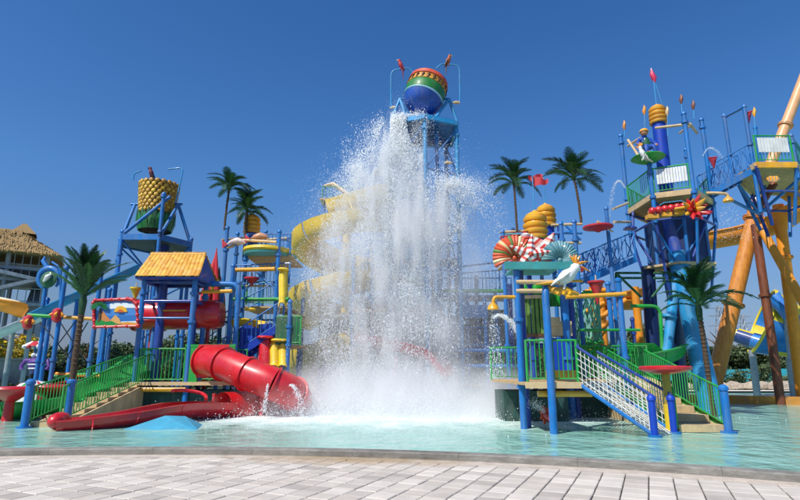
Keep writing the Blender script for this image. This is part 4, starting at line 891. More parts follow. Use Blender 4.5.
# ================================================================== CENTRAL BUCKET TOWER
Yk = 23.6; ZD = H(122, Yk)
pf = [(391, Yk), (425, Yk - .6), (436.5, Yk + .5), (456.5, Yk + .2), (446, Yk + 2.4), (402, Yk + 2.4)]
t = thing('giant_bucket_tower', 'tallest blue tower in the middle, legs lost in the falling water', 'tower', V(X(425, 122, Yk), Yk, WZ))
for q, y_ in pf: post(t, X(q, 130, y_), y_, -.3, ZD, .115, BLUE2 if q in (425, 456.5) else BLUE, [ZD - .6, ZD - 3.5, 8, 5], cap=False)
dk = [(X(391, 128, Yk), Yk - .1), (X(425, 124, Yk - .6), Yk - .75), (X(457, 128, Yk), Yk), (X(452, 128, Yk + 2), Yk + 2.5), (X(398, 128, Yk + 2), Yk + 2.5)]
G().slab(dk, ZD - .02, ZD + .08).build('deck', BLUE, t)
g = G()
for a, b in zip(dk, dk[1:] + dk[:1]): g.bar(V(*a, ZD - .08), V(*b, ZD - .08), .14, .22)
g.build('ring_beam', BLUE2, t)
for i in range(12): a, b = V(*dk[1], 0).lerp(V(*dk[3], 0), i / 12), V(*dk[0], 0).lerp(V(*dk[4], 0), i / 12); pipe(t, a + V(0, 0, ZD - .14), b + V(0, 0, ZD - .14), .03, NAVY, 'joist', 6)
for a, b in (((425, Yk - .6), (456.5, Yk + .2)), ((391, Yk), (425, Yk - .6)), ((456.5, Yk + .2), (446, Yk + 2.4))):
    for z in (ZD - 2.6, ZD - 5.2, 6.0): pipe(t, V(X(a[0], 130, a[1]), a[1], z), V(X(b[0], 130, b[1]), b[1], z), .05, BLUE, 'beam'); pipe(t, V(X(a[0], 130, a[1]), a[1], z), V(X(b[0], 130, b[1]), b[1], z + 2.3), .035, BLUE, 'brace')
Z2 = H(99, Yk)
for q, y_, q2 in ((391, Yk - .1, 400), (407, Yk - .3, 400), (436, Yk - .5, 449), (457, Yk, 449)): pipe(t, V(X(q, 122, y_), y_, ZD), V(X(q2, 99, Yk), Yk, Z2), .075, BLUE2, 'a_frame_strut')
pipe(t, V(X(399, 99, Yk), Yk, Z2), V(X(407, 99, Yk), Yk, Z2), .06, BLUE, 'pivot_axle'); pipe(t, V(X(442, 99, Yk), Yk, Z2), V(X(450, 99, Yk), Yk, Z2), .06, BLUE, 'pivot_axle')
bent(t, [at(399, 109, Yk), at(391, 109, Yk), at(391, 70, Yk), at(409, 68, Yk), at(413, 73, Yk)], .035, BLUE2, 'perch_pipe'); bent(t, [at(450, 103, Yk), at(460, 103, Yk), at(459.5, 65, Yk), at(441, 64, Yk), at(436, 69, Yk)], .035, BLUE2, 'perch_pipe')
for q, p in ((394, 108), (456, 103), (448, 163)): G().path([at(q - 4, p, Yk), at(q, p - .5, Yk), at(q + 4, p, Yk)], [.03, .09, .05], 8).build('nozzle', CRM, t)
c = at(424.5, 95.5, Yk); ax_ = V(.27, .18, .92).normalized(); t = thing('giant_ball_bucket', 'giant round tipping bucket banded blue, green and orange at the top of the middle tower', 'bucket', c)
M_ = ax_.to_track_quat('Z', 'Y').to_matrix(); OB = paint('bucket_orange', '#d9532c', .3); BB = paint('bucket_blue', '#0c4fb0', .3); BG_ = paint('bucket_green', '#1b7a2e', .3)
pr = [(.02, -1.05), (.35, -1.0), (.66, -.84), (.86, -.6), (.96, -.3)]; G().lathe(c, pr, 36, M_).build('bottom_dome', BB, t)
G().lathe(c, [(.95, -.32), (1.0, -.29), (1.0, -.24), (.97, -.22)], 36, M_).build('white_band', paint('bucket_pale', '#8fc4e0', .2), t)
G().lathe(c, [(.97, -.24), (1.0, -.05), (.99, .22), (.96, .3)], 36, M_).build('green_band', BG_, t)
g = G().lathe(c, [(.96, .28), (.99, .3), (.95, .62), (.92, .64)], 36, M_); g.build('yellow_band', paint('bucket_yellow', '#d99a2c', .3), t)
for i in range(22):   # dark dancing silhouettes round the yellow band
    a = i / 22 * 6.283; u = M_ @ V(math.cos(a), math.sin(a), 0); v_ = M_ @ V(-math.sin(a), math.cos(a), 0); w_ = M_ @ V(0, 0, 1); p = c + u * .985 + w_ * .43
    G().path([p - w_ * .12 - v_ * .05, p - w_ * .04, p + w_ * .06, p + w_ * .12 + v_ * .04], [.02, .045, .05, .03], 6).path([p - v_ * .09 + w_ * .08, p + w_ * .03, p + v_ * .09 + w_ * .09], [.015, .025, .015], 5).build('band_figure', mat('figure_brown', '#5a2f1c', rough=.6), t)
G().lathe(c, [(.93, .6), (1.0, .64), (.97, .84), (.86, .92), (.80, .9), (.84, .62), (.6, .0)], 36, M_).build('rim', OB, t)
RP = mat('scarlet_plumage', '#b3242c', rough=.6, var=.3); BP = mat('blue_plumage', '#23407a', rough=.6, var=.3); OP = mat('orange_plumage', '#b0582a', rough=.6, var=.3)
bird(X(401, 70, Yk), Yk, H(70, Yk), .62, RP, mat('crimson_wing', '#8a1c2c', rough=.6), 'red macaw with a long tail on the left perch of the middle tower', 'parrot_statue', 'parrot statue', -1, tail=.95, lean=.1, beak=CRM)
bird(X(448, 66, Yk), Yk, H(66, Yk), .66, OP, mat('brown_wing', '#6b4a2c', rough=.6), 'orange brown macaw with a long tail on the right perch of the middle tower', 'parrot_statue', 'parrot statue', 1, tail=.95, lean=.08, beak=CRM)

# ------------------------------------------------------------------ play decks glimpsed through the water
t = frame_tower('play_tower', 'blue posted play tower glimpsed through the falling water', [(352, 350, 25.5, 255), (372, 350, 24.4, 262), (398, 350, 25, 240), (420, 350, 24.4, 250), (442, 350, 25.2, 270), (468, 340, 25, 295), (486, 340, 24, 300), (497, 340, 26, 290)], 24.5,
    [(352, 442, 24.4, 26.5, 330), (372, 420, 24.4, 26.5, 278), (440, 500, 24.2, 26.2, 352), (352, 500, 24.2, 26, 385)],
    [(440, 291, 24.6, 506, 291, 24.6, .09, GREEN), (352, 345, 25, 500, 345, 24.2, .08, BLUE), (440, 366, 24.2, 524, 366, 22, .08, BLUE), (440, 350, 24.4, 524, 351, 22, .09, BLUE), (460, 396, 24.4, 522, 396, 22, .06, GREEN), (460, 402, 24.4, 522, 403, 22, .04, GREEN), (352, 310, 25.5, 442, 310, 25, .06, YEL), (450, 268, 25.5, 500, 262, 25.5, .04, BLUE)],
    [(372, 330, 24.3, 442, 330, 24.3, 1.1, RED2), (352, 384, 24.2, 440, 384, 24.2, 1.1, GREEN), (440, 352, 24.1, 500, 352, 24.1, 1.1, BLUE), (380, 278, 24.4, 420, 278, 24.4, 1.1, BLUE), (448, 295, 25, 500, 291, 25, 1.0, BLUE)], V(X(420, 350, 25), 25, WZ))
G().box(V(X(425, 400, 26), 25.8, 1.0), (8.2, .2, 2.2)).build('back_wall', TNK, t); G().box(at(472, 312, 24.3), (1.3, .8, .55)).build('blue_box', BLUE, t)
WL = mat('grey_green_wall', '#5d6660', rough=.8, var=.45, scale=1.2, bump=.5, hex2='#3c4a4c')
t2 = thing('screen_wall', 'mottled grey green scenery wall standing behind the falling water', 'wall', V(X(420, 350, 27.5), 27.5, 0))
for i, (q1, q2, yt) in enumerate(((318, 352, 318), (352, 392, 296), (392, 430, 304), (430, 470, 322), (470, 506, 308), (506, 540, 330))): G().box(V((X(q1, 350, 27.5) + X(q2, 350, 27.5)) / 2, 27.5 + .15 * (i % 2), H(yt, 27.5) / 2 - .2), (X(q2, 350, 27.5) - X(q1, 350, 27.5) - .03, .25, H(yt, 27.5) + .2)).build('wall_panel', WL, t2)
for q, yy, yt in ((362, 26.6, 270), (385, 26.8, 246), (410, 27, 262), (434, 26.8, 240), (458, 26.4, 262), (478, 26.8, 276), (512, 26, 284)): pipe(t, V(X(q, 340, yy), yy, -.3), V(X(q, 340, yy), yy, H(yt, yy)), .1, NAVY, 'post')
for a_, b_, p_ in ((362, 434, 282), (385, 458, 262), (434, 512, 298), (362, 410, 300), (410, 478, 318)): G().box(V((X(a_, p_, 26.6) + X(b_, p_, 26.6)) / 2, 26.8, H(p_, 26.6)), (X(b_, p_, 26.6) - X(a_, p_, 26.6), 1.5, .14)).build('deck', NAVY, t); railing(t, [at(a_, p_, 26.1), at(b_, p_, 26.1)], 1.0, BLUE, .2)
t = thing('red_trough', 'red open trough slide blurred behind the middle of the falling water', 'slide', at(400, 345, 23.6))
G().sweep(catmull([at(360, 335, 24), at(395, 342, 23.4), at(430, 352, 23.2), at(450, 372, 22.8)], 6), usec(.5, .42, .05, 10, .08)).build('chute', RED, t); pipe(t, V(X(395, 380, 23.5), 23.5, -.3), at(395, 356, 23.5), .1, RED2, 'support'); pipe(t, V(X(435, 380, 23.5), 23.5, -.3), at(435, 366, 23.4), .1, RED2, 'support')

# ================================================================== RIGHT-MIDDLE PLAY TOWER
Ya = gnd(554, 434, WZ).y; Yb = gnd(524, 429, WZ).y; ZF2 = H(384, Ya)
t = thing('play_platform', 'blue posted play deck with green railing and teal canopy right of the falling water', 'play platform', V(X(560, 384, 17.5), 17.5, WZ))
pA = V(X(554, 434, Ya), Ya, 0); pB = V(X(524, 429, Yb), Yb, 0); pC = V(X(578, 384, 18.6), 18.6, 0)
post(t, pB.x, pB.y, -.3, H(268, Yb), .105, BLUE, [ZF2 - .1, 3.0]); post(t, pB.x + .22, pB.y + .35, -.3, H(268, Yb), .08, NAVY, [])
bent(t, [V(pA.x, pA.y, -.3), V(pA.x, pA.y, H(284, Ya)), V(X(562, 283, Ya + 1), Ya + .9, H(283, Ya))], .098, BLUE, 'bent_post')
for q, yy, yt, r_, m in ((571, 18.4, 262, .17, BLUE), (577, 18.7, 262, .16, NAVY), (536, 18.6, 270, .1, NAVY), (629, 17.6, 281, .115, BLUE), (618, 19.8, 284, .11, BLUE), (640, 20.4, 320, .08, NAVY)):
    post(t, X(q, 400, yy), yy, -.3, H(yt, yy), r_, m, [H(yt, yy) - .5, 2.0])
xL, xM, xR = pB.x - .15, X(582, 384, Ya), X(637, 384, 17.8)
planks(t, xL, xM, Ya + .1, 19.2, ZF2, DECK, .22); planks(t, xM + .01, xR, 17.8, 20.6, ZF2, DECK, .22)
G().box(V((xL + xM) / 2, Ya + .06, ZF2 - .03), (xM - xL, .06, .16)).build('deck_edge', CRM, t)
pipe(t, V(pA.x - .3, Ya + .2, ZF2 - .25), V(xM + .3, Ya + .2, ZF2 - .25), .08, YEL, 'cross_beam')
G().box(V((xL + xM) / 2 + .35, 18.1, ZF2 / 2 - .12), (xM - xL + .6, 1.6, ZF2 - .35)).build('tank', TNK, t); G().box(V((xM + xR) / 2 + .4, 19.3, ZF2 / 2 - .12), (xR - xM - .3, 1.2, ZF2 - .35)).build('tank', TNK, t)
railing(t, [V(xL + .1, Ya + .25, ZF2 + .03), V(xM - .05, Ya + .12, ZF2 + .03)], 1.08, GREEN, .11); railing(t, [V(xL, 19.1, ZF2 + .03), V(xM, 19.1, ZF2 + .03)], 1.1, GREEN, .14)
railing(t, [V(xM + .1, 19.0, ZF2 + .03), V(X(650, 384, 19), 19.0, ZF2 + .03)], 1.15, GREEN, .14); G().box(V(X(562, 368, 17.2), 17.4, ZF2 + .2), (.9, .3, .28)).build('kick_box', YEL, t)
# upper level
zt_ = H(268, Yb)
planks(t, pB.x - .1, X(559, 268, Yb), Yb - .1, Yb + 1.1, zt_, TEAL, .3, .05)
G().box(V(X(537, 264, Yb), Yb - .16, zt_ + .04), (1.95, .08, .22)).build('canopy_edge', TEAL, t)
for p_, m in ((282, CRM), (291, CRM)): pipe(t, at(516, p_, Yb - .05), at(566, p_, Yb - .05), .065, m, 'cross_beam')
pipe(t, at(566, 297, 17.5), at(626, 294, 17.5), .075, YEL, 'cross_beam'); pipe(t, at(560, 281, 17.5), at(582, 281, 18), .05, YEL, 'cross_beam'); pipe(t, at(578, 330, 18.6), at(640, 330, 19), .05, GREEN, 'cross_beam')
pipe(t, at(518, 346, 18.8), at(578, 346, 18.6), .1, NAVY, 'cross_beam')
# slatted barrel
bc_ = at(534, 317, 18.9); o = G().tube(bc_ - V(0, 0, .62), bc_ + V(0, 0, .6), .42, 18).build('barrel_core', GREEN2, t)
for i in range(20):
    a = i * .31416; p = bc_ + V(.47 * math.cos(a), .47 * math.sin(a), 0); G().bar(p - V(0, 0, .64), p + V(0, 0, .62), .1, .035).build('stave', mat('stave_green', '#6a8f3a', rough=.6, var=.3), o)
G().tube(bc_ + V(0, 0, .6), bc_ + V(0, 0, .72), .52, 18).build('barrel_lid', CRM, o); G().tube(bc_ - V(0, 0, .72), bc_ - V(0, 0, .62), .52, 18).build('barrel_foot', mat('brown_band', '#6b4a2c'), o)
for q in (526, 537, 552, 559, 566): G().sweep([at(q, 286, 19.3), at(q + .5, 296, 19.2), at(q + 1, 306, 19.3)], usec(.19, .14, .03, 8, .02), up=V(0, 1, 0)).build('curved_panel', mat('lime_green', '#1f9a2c', rough=.3, coat=.3), t)
G().box(at(559, 329, 18.6), (.75, .5, .5)).build('rock_block', STUC, t); G().box(at(553, 322, 18.5), (.4, .4, .3)).build('rock_block', STUC, t)
G().prism([at(548, 338, 18.3), at(572, 338, 18.3), at(572, 376, 18.3), at(548, 376, 18.3)], V(0, .06, 0)).build('blue_panel', mat('royal_blue', '#103fb0'), t, smooth=False)
# upper right poles
YU = 19.6
t = thing('palm_mast', 'tall blue mast with side beams that carries the right hand palm', 'mast', V(X(582, 330, YU), YU, WZ))
post(t, X(582, 330, YU), YU, -.3, H(222, YU), .1, BLUE, [H(300, YU), H(262, YU), H(240, YU)]); post(t, X(566, 300, YU), YU, -.3, H(224, YU), .1, BLUE, [H(240, YU)]); post(t, X(561, 260, YU + 1.2), YU + 1.2, 2.5, H(226, YU + 1.2), .08, NAVY)
for a in ((551, 225, 582, 224), (560, 243, 581, 243), (566, 233, 582, 233)): pipe(t, at(a[0], a[1], YU), at(a[2], a[3], YU), .05, CRM if a[1] != 233 else BLUE, 'beam')
pipe(t, at(551, 234, YU), at(570, 232, YU), .06, BLUE, 'beam'); pipe(t, at(566, 226, YU), at(581, 240, YU), .04, BLUE, 'brace'); pipe(t, at(566, 250, YU), at(581, 268, YU), .04, BLUE, 'brace')
Y3 = 21.8; t = frame_tower('play_tower', 'rear blue play tower under the left of the two tall palms', [(507, 330, Y3, 232), (518, 330, Y3 + 1.5, 230), (530, 330, Y3, 236), (545, 330, Y3 + 1.6, 240), (558, 330, Y3 + 1, 250)], Y3,
    [(505, 548, Y3, Y3 + 1.8, 262)], [(500, 232, Y3, 531, 231, Y3, .055, CRM), (500, 233, Y3 + .8, 531, 236, Y3, .04, TEAL), (500, 238, Y3, 530, 240, Y3, .05, RED2), (504, 247, Y3, 530, 247, Y3, .05, BLUE), (531, 231, Y3, 560, 247, Y3 + 1, .04, BLUE)], [(505, 262, Y3, 531, 262, Y3, .7, TEAL)], V(X(530, 350, Y3), Y3, WZ))
for i in range(5): G().prism([at(501 + i * .5, 236 + i * 1.4, Y3 - .1 + i * .1), at(531, 233 + i * 1.6, Y3 - .1 + i * .1), at(531, 233.6 + i * 1.6, Y3 - .1 + i * .1), at(501 + i * .5, 236.8 + i * 1.4, Y3 - .1 + i * .1)], V(0, .25, 0)).build('awning_slat', RED2, t, smooth=False)
lighthouse(536, 19.6, 266, 210, .345, 'nearer and lower of two blue columns with ribbed yellow caps behind the striped shells', 177, flagdir=1)
lighthouse(546.5, 21.0, 250, 203, .30, 'farther and higher of two blue columns with ribbed yellow caps behind the striped shells', 174, flagdir=-1)
palm(X(516, 232, Y3 - .0), Y3 - .2, H(233, Y3), H(186, Y3), 1.2, 22, 'tall palm left of the two yellow capped columns, beside the falling water', up=(-.3, 1.2), droop=.4, wide=.32, leanx=-.04, r=.05)
palm(X(581, 222, YU), YU, H(223, YU), H(180, YU), 1.2, 22, 'tall palm leaning left on the blue mast right of the yellow capped columns', up=(-.2, 1.2), droop=.4, wide=.32, leanx=-.14, r=.05)
# ---- shells, starfish
STR = [paint('shell_orange', '#d8562c', .15), paint('shell_cream', '#e8d39a', .15), paint('shell_green', '#5f8a3c', .15), WHT]
def fan_shell(c, r, name, label, cols, rx=0, ry=0, seg=22):
    t = thing(name, label, 'shell', c, 'sea shells and starfish on the teal canopy'); M = Matrix.Rotation(ry, 3, 'Y') @ Matrix.Rotation(rx, 3, 'X')
    for i in range(seg):
        a0, a1 = math.pi * (-.12 + 1.24 * i / seg), math.pi * (-.12 + 1.24 * (i + 1) / seg); g = G(); vs = []
        for k in range(6):
            f = .1 + .9 * k / 5; dome = .42 * math.sin(f * 2.6)
            for q, (a, lift) in enumerate(((a0, 0), ((a0 + a1) / 2, .05 * f), (a1, 0))): rr_ = r * f * (1 + (.05 if q == 1 else 0) * (k == 5)); vs.append(c + M @ V(rr_ * math.cos(a), -dome * r - lift * r, rr_ * math.sin(a)))
        fs = [(k * 3 + q, k * 3 + q + 1, k * 3 + q + 4, k * 3 + q + 3) for k in range(5) for q in (0, 1)]
        b = len(vs); vs += [v + M @ V(0, .05, 0) for v in vs]; fs += [tuple(b + x for x in f[::-1]) for f in fs] + [(15, 16, b + 16, b + 15), (16, 17, b + 17, b + 16)]
        g.add(vs, fs); g.build('rib', cols[i % len(cols)], t)
    G().ball(c + M @ V(0, -.06, -.02), r * .16, 10).build('hinge', cols[0], t); return t
fan_shell(at(514, 258, 17.3), .72, 'fan_shell', 'large fan shell striped orange, cream and green at the left end of the canopy', [STR[0], STR[0], STR[1], STR[0], STR[0], STR[2]], ry=R(-8))
fan_shell(at(559, 260, 17.5), .62, 'fan_shell', 'teal grey fan shell on the canopy behind the cockatoo', [paint('shell_teal', '#6a9ea6', .2), paint('shell_teal_dark', '#4d8590', .2)], ry=R(15))
def starfish(c, r, label, ry, mats_, arms=5, rx=0, sharp=.38):
    t = thing('starfish', label, 'starfish', c, 'sea shells and starfish on the teal canopy'); M = Matrix.Rotation(ry, 3, 'Y') @ Matrix.Rotation(rx, 3, 'X')
    for i in range(arms):
        a = R(90) + i * 2 * math.pi / arms; h = math.pi / arms; g = G(); N_ = 8
        for k in range(N_):      # bands across the arm
            f0, f1 = k / N_, (k + 1) / N_; q = lambda f: (f * r, (1 - f) * r * sharp * .75 + .02)
            (l0, w0), (l1, w1) = q(f0), q(f1); d = V(math.cos(a), 0, math.sin(a)); s = V(-math.sin(a), 0, math.cos(a)); th0, th1 = .22 * (1 - f0) * r + .02, .22 * (1 - f1) * r + .02
            P_ = [d * l0 - s * w0, d * l0 + V(0, -th0, 0), d * l0 + s * w0, d * l0 + V(0, .05, 0), d * l1 - s * w1, d * l1 + V(0, -th1, 0), d * l1 + s * w1, d * l1 + V(0, .05, 0)]
            g.add([c + M @ p for p in P_], [(0, 1, 5, 4), (1, 2, 6, 5), (2, 3, 7, 6), (3, 0, 4, 7), (0, 3, 2, 1), (4, 5, 6, 7)], k % len(mats_))
        g.build('arm', mats_, t)
    return t
RS = paint('shell_red', '#c93a2c', .15)
starfish(at(530, 255, 17.0), .72, 'red and white banded starfish standing next to the large orange fan shell', R(8), [RS, WHT]); starfish(at(545, 250, 17.6), .7, 'pale pink and red starfish leaning behind the red banded one', R(30), [paint('shell_pink', '#dba090', .15), RS, WHT], sharp=.6)
g = G(); c = at(527, 262, 18.0)
t = thing('cone_shell', 'tall pointed red and white cone shell behind the banded starfish', 'shell', c, 'sea shells and starfish on the teal canopy')
pr = []; ms_ = []
for k in range(9): pr += [(.62 * (1 - k / 9) + .02, k * .14), (.66 * (1 - k / 9) + .04, k * .14 + .07)]; ms_ += [k % 2, k % 2]
g.lathe(c - V(0, 0, .1), pr, 18, mi=ms_); g.build('shell', [RS, WHT], t)
# ---- cockatoo
YV = Ya - .05
bird(X(561, 288, YV), YV, H(289, YV), .92, WHT, mat('cream_wing', '#d9d6cc', rough=.6, var=.2), 'big white cockatoo statue with orange crest perched on the bent blue post', 'cockatoo_statue', 'cockatoo statue', 1, crest=paint('crest_orange', '#e0931c', .1), beak=RED2, tail=.35, lean=.5, tailm=YEL).rotation_euler = (0, R(24), 0); bpy.data.objects['cockatoo_statue'].scale = (1.2, 1.3, .92)
t = thing('perch', 'yellow ribbed perch arm under the white cockatoo', 'perch', at(563, 291, YV)); 
G().path([at(547, 287, YV + .1), at(555, 291, YV), at(566, 290.5, YV), at(578, 294, YV + .1)], [.06, .1, .11, .05], 10).build('branch', YEL, t)
for i in range(3): G().path([at(556 + i * 6, 290, YV), at(558 + i * 6, 294, YV - .1), at(560 + i * 6, 296, YV - .05)], [.05, .045, .015], 6).build('twig', YEL, t)
# ---- orange valve by the post, shower bell
c = at(545, 415, 15.7); t = thing('flower_fountain', 'orange flower shaped spray wheel low on the front blue post', 'fountain', c)
for i in range(7): a = i * .9; G().path([c, c + V(.1 * math.cos(a), -.04, .14 * math.sin(a)), c + V(.16 * math.cos(a), -.02, .26 * math.sin(a))], [.05, .06, .02], 7).build('petal', paint('valve_orange', '#d8481c', .2), t)
G().tube(c - V(.02, 0, 0), V(pA.x, pA.y, c.z), .07, 10).build('pipe', paint('valve_orange', ''), t) if False else G().tube(c, V(pA.x, pA.y, c.z), .07, 10).build('pipe', RED2, t)
t = thing('shower_pipe', 'yellow shower pipe with drooping bell left of the play deck', 'shower', at(500, 298, 17.4)); bent(t, [V(pB.x, pB.y, H(297, Yb)), at(494, 297, Yb - .1), at(493, 305, Yb - .1)], .05, YEL, 'pipe'); c = at(493, 306, Yb - .1); G().lathe(c, [(.17, -.1), (.14, 0), (.06, .09)], 14).build('bell', YEL, t)

# ---- rope net ramp
t = thing('rope_net_ramp', 'white rope net climbing ramp with blue rails dropping right into the pool', 'climbing net', at(610, 410, 16))
a0, b0 = V(X(579, 387, Ya + .1), Ya + .1, ZF2), V(X(641, 437, 14.1), gnd(641, 437, WZ).y, WZ + .02)
a1, b1 = V(X(600, 384, 18.2), 18.2, ZF2), V(X(660, 434, 14.8), gnd(660, 436, WZ).y + .5, WZ + .02)
u_ = V(0, 0, .95)
for a, b in ((a0, b0), (a1, b1)): G().tube(a, b, .05, 10).build('stringer', BLUE, t); G().tube(a + u_, b + u_, .04, 10).build('top_rail', NAVY, t)
def net(a, b, c_, d_, n1, n2, r=.0105):
    g = G()
    for i in range(n1 + 1): f = i / n1; g.tube(a.lerp(b, f), d_.lerp(c_, f), r, 5)
    for j in range(n2 + 1): f = j / n2; g.tube(a.lerp(d_, f), b.lerp(c_, f), r, 5)
    for i in range(n1 + 1):
        for j in range(n2 + 1): g.ball(a.lerp(b, i / n1).lerp(d_.lerp(c_, i / n1), j / n2), r * 2.0, 4)
    return g
for a, b in ((a0, b0), (a1, b1)): net(a, b, b + u_, a + u_, 17, 6).build('side_net', ROPE, t)
net(a0, b0, b1, a1, 18, 8, .013).build('tread_net', ROPE, t)
for i, p in enumerate((b0, b1)):
    s = thing('ramp_post', ['short deep blue post at the foot of the net ramp, nearer the camera', 'short deep blue post at the foot of the net ramp, beside the yellow stem'][i], 'post', V(p.x, p.y, WZ), 'short posts at the foot of the net ramp'); post(s, p.x, p.y, -.3, H(399, p.y), .1, mat('royal_blue', '#103fb0'), []); G().tube(V(p.x, p.y, WZ - .02), V(p.x, p.y, WZ + .05), .17, 14).build('base_flange', BLUE, s)
# ---- red table on yellow stem
c = gnd(672, 433, WZ); t = thing('water_mushroom', 'flat red disc on a yellow stem standing before the right stairs', 'water mushroom', c)
zt_ = H(368, c.y); G().lathe(V(c.x, c.y, zt_), [(.1, -.16), (.5, -.1), (.63, -.04), (.64, .02), (.6, .05), (.05, .07)], 32).build('disc', RED, t); g = G().tube(V(c.x, c.y, -.3), V(c.x, c.y, .75), .135, 18).build('stem_base', YEL2, t); G().tube(V(c.x, c.y, .75), V(c.x, c.y, zt_ - .1), .1, 18).build('stem', mat('olive_yellow', '#a8932c', rough=.5, dirt=.3), t)
# ---- right stairs
br = gnd(729, 433, WZ); stairs('tan concrete stairs with green railings rising from the pool at right', br.x - 1.25, br.x, br.y + .1, 20.4, H(366, 20.4), 9, GREEN, 0, GREEN)
t = thing('stair_post', 'short blue post at the foot of the right stairs', 'post', V(br.x, br.y, WZ), 'short blue posts standing in the pool'); post(t, br.x, br.y, -.3, H(389, br.y), .12, BLUE, []); G().tube(V(br.x, br.y, WZ - .02), V(br.x, br.y, WZ + .05), .2, 14).build('base_flange', BLUE, t)
t = thing('rear_platform', 'green railed deck and dark tank between the net ramp and the right stairs', 'play platform', V(X(665, 390, 20.5), 20.5, WZ)); zq = H(374, 20.5)
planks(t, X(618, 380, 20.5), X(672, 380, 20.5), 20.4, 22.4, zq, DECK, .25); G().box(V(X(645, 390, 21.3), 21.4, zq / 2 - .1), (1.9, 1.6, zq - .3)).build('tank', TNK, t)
railing(t, [V(X(620, 374, 20.4), 20.4, zq), V(X(652, 374, 20.4), 20.4, zq)], 1.1, GREEN, .13); railing(t, [V(X(620, 374, 22.3), 22.3, zq), V(X(672, 374, 22.3), 22.3, zq)], 1.1, GREEN, .13)
# wall blocks (tan) with arch like dark opening beside the ramp
G().prism([V(X(636, 437, 16.6), 16.6, -.3), V(X(680, 432, 16.6), 16.6, -.3), V(X(672, 392, 17.6), 17.6, 1.25), V(X(640, 388, 17.6), 17.6, 1.45)], V(0, .4, 0)).build('stucco_wall', STUC, t, smooth=False)
# green half covered slides
for i, (pts, lb) in enumerate((([(600, 352, 20.5), (625, 356, 20.3), (650, 352, 20.6), (668, 346, 21.2)], 'green open slide with raised side passing behind the right stairs'), ([(566, 345, 20.2), (585, 348, 20.0), (606, 352, 20.2), (622, 360, 20.0)], 'shorter green open slide left of the thin blue post'))):
    t = thing('green_slide', lb, 'slide', at(*pts[1]), 'green slides behind the right decks'); pt = catmull([at(*p) for p in pts], 6)
    for k in range(0, len(pt) - 1, 6): G().sweep(pt[k:k + 7], usec(.72, .62, .05, 10, .12)).build('slide_section', GREEN, t)
    for k in (3, 14): pipe(t, V(pt[k].x, pt[k].y, -.3), V(pt[k].x, pt[k].y, pt[k].z - .45), .1, GREEN2, 'support')
    if i == 0: G().add([at(626, 352, 20.0), at(633, 343, 20.0), at(654, 343, 20.2), at(664, 351, 20.4), at(626, 352, 21.3), at(633, 343, 21.3), at(654, 343, 21.3), at(664, 351, 21.3)], [(0, 1, 2, 3), (4, 7, 6, 5), (0, 4, 5, 1), (1, 5, 6, 2), (2, 6, 7, 3), (3, 7, 4, 0)]).build('hood', GREEN, t, smooth=False)
t = thing('inner_slide', 'mustard yellow slide end lying behind the green railing right of the net top', 'slide', at(605, 360, 21)); G().sweep(catmull([at(585, 345, 22), at(600, 352, 21.4), at(612, 366, 20.8), at(622, 372, 20.6)], 5), usec(.45, .36, .05, 10, .06)).build('chute', YEL2, t); pipe(t, V(X(600, 380, 21.5), 21.5, -.3), at(600, 356, 21.5), .1, YEL, 'support')
# jungle of pipes behind
bent(thing('green_shower', 'green shower pipe arching over the green slides', 'shower', at(650, 320, 20.8)), [V(X(661, 350, 20.8), 20.8, 1.5), at(660, 306, 20.8), at(631, 306, 20.8)], .07, GREEN)
Yn = 24.; t = thing('yellow_pipe_frame', 'yellow orange pipe frame and slide bends seen behind the thin blue posts', 'frame', V(X(620, 330, Yn), Yn, WZ))
for q in (597, 604, 640): pipe(t, V(X(q, 340, Yn), Yn, -.3), V(X(q, 340, Yn), Yn, H(287, Yn)), .17, OCOL, 'post')
for a in ((585, 292, 612, 290), (600, 318, 626, 300), (598, 330, 618, 316), (604, 303, 585, 312), (604, 330, 590, 342)): pipe(t, at(a[0], a[1], Yn - .1), at(a[2], a[3], Yn - .1), .12, OCOL, 'beam')
for i, pts in enumerate((((600, 298, 25), (618, 294, 25), (640, 289, 25.4)), ((604, 306, 25), (620, 302, 25), (645, 302, 25.4)))):
    G().sweep(catmull([at(*p) for p in pts], 5), usec(.42, .4, .05, 10, .05)).build('chute', OCOL, t)
c = at(586, 318, 22); t = thing('net_cylinder', 'pale green netted climbing drum under the red funnel', 'climbing net', c)
g = G()
for i in range(14): a = i * .4488; g.path([c + V(.55 * math.cos(a + f * 1.2), .55 * math.sin(a + f * 1.2), -1.0 + 2 * f) for f in np.linspace(0, 1, 6)], .035, 5); g.path([c + V(.55 * math.cos(a - f * 1.2), .55 * math.sin(a - f * 1.2), -1.0 + 2 * f) for f in np.linspace(0, 1, 6)], .035, 5)
g.build('net', mat('mint', '#7fc4a0', rough=.5), t)
for z in (-1, 1): G().path([c + V(.58 * math.cos(a), .58 * math.sin(a), z) for a in np.linspace(0, 6.28, 20)], .06, 8).build('hoop', GREEN, t)
pipe(t, V(c.x, c.y, -.3), c - V(0, 0, 1), .15, NAVY, 'stem')
funnel(596, 283, 18.5, .27, RED2, 'dull red funnel below the blue truss bridge', .75); funnel(598, 228, 19, .5, RED2, 'wide red dish funnel held out between the mast and the right tower', .16, armto=(613, 232, 19))

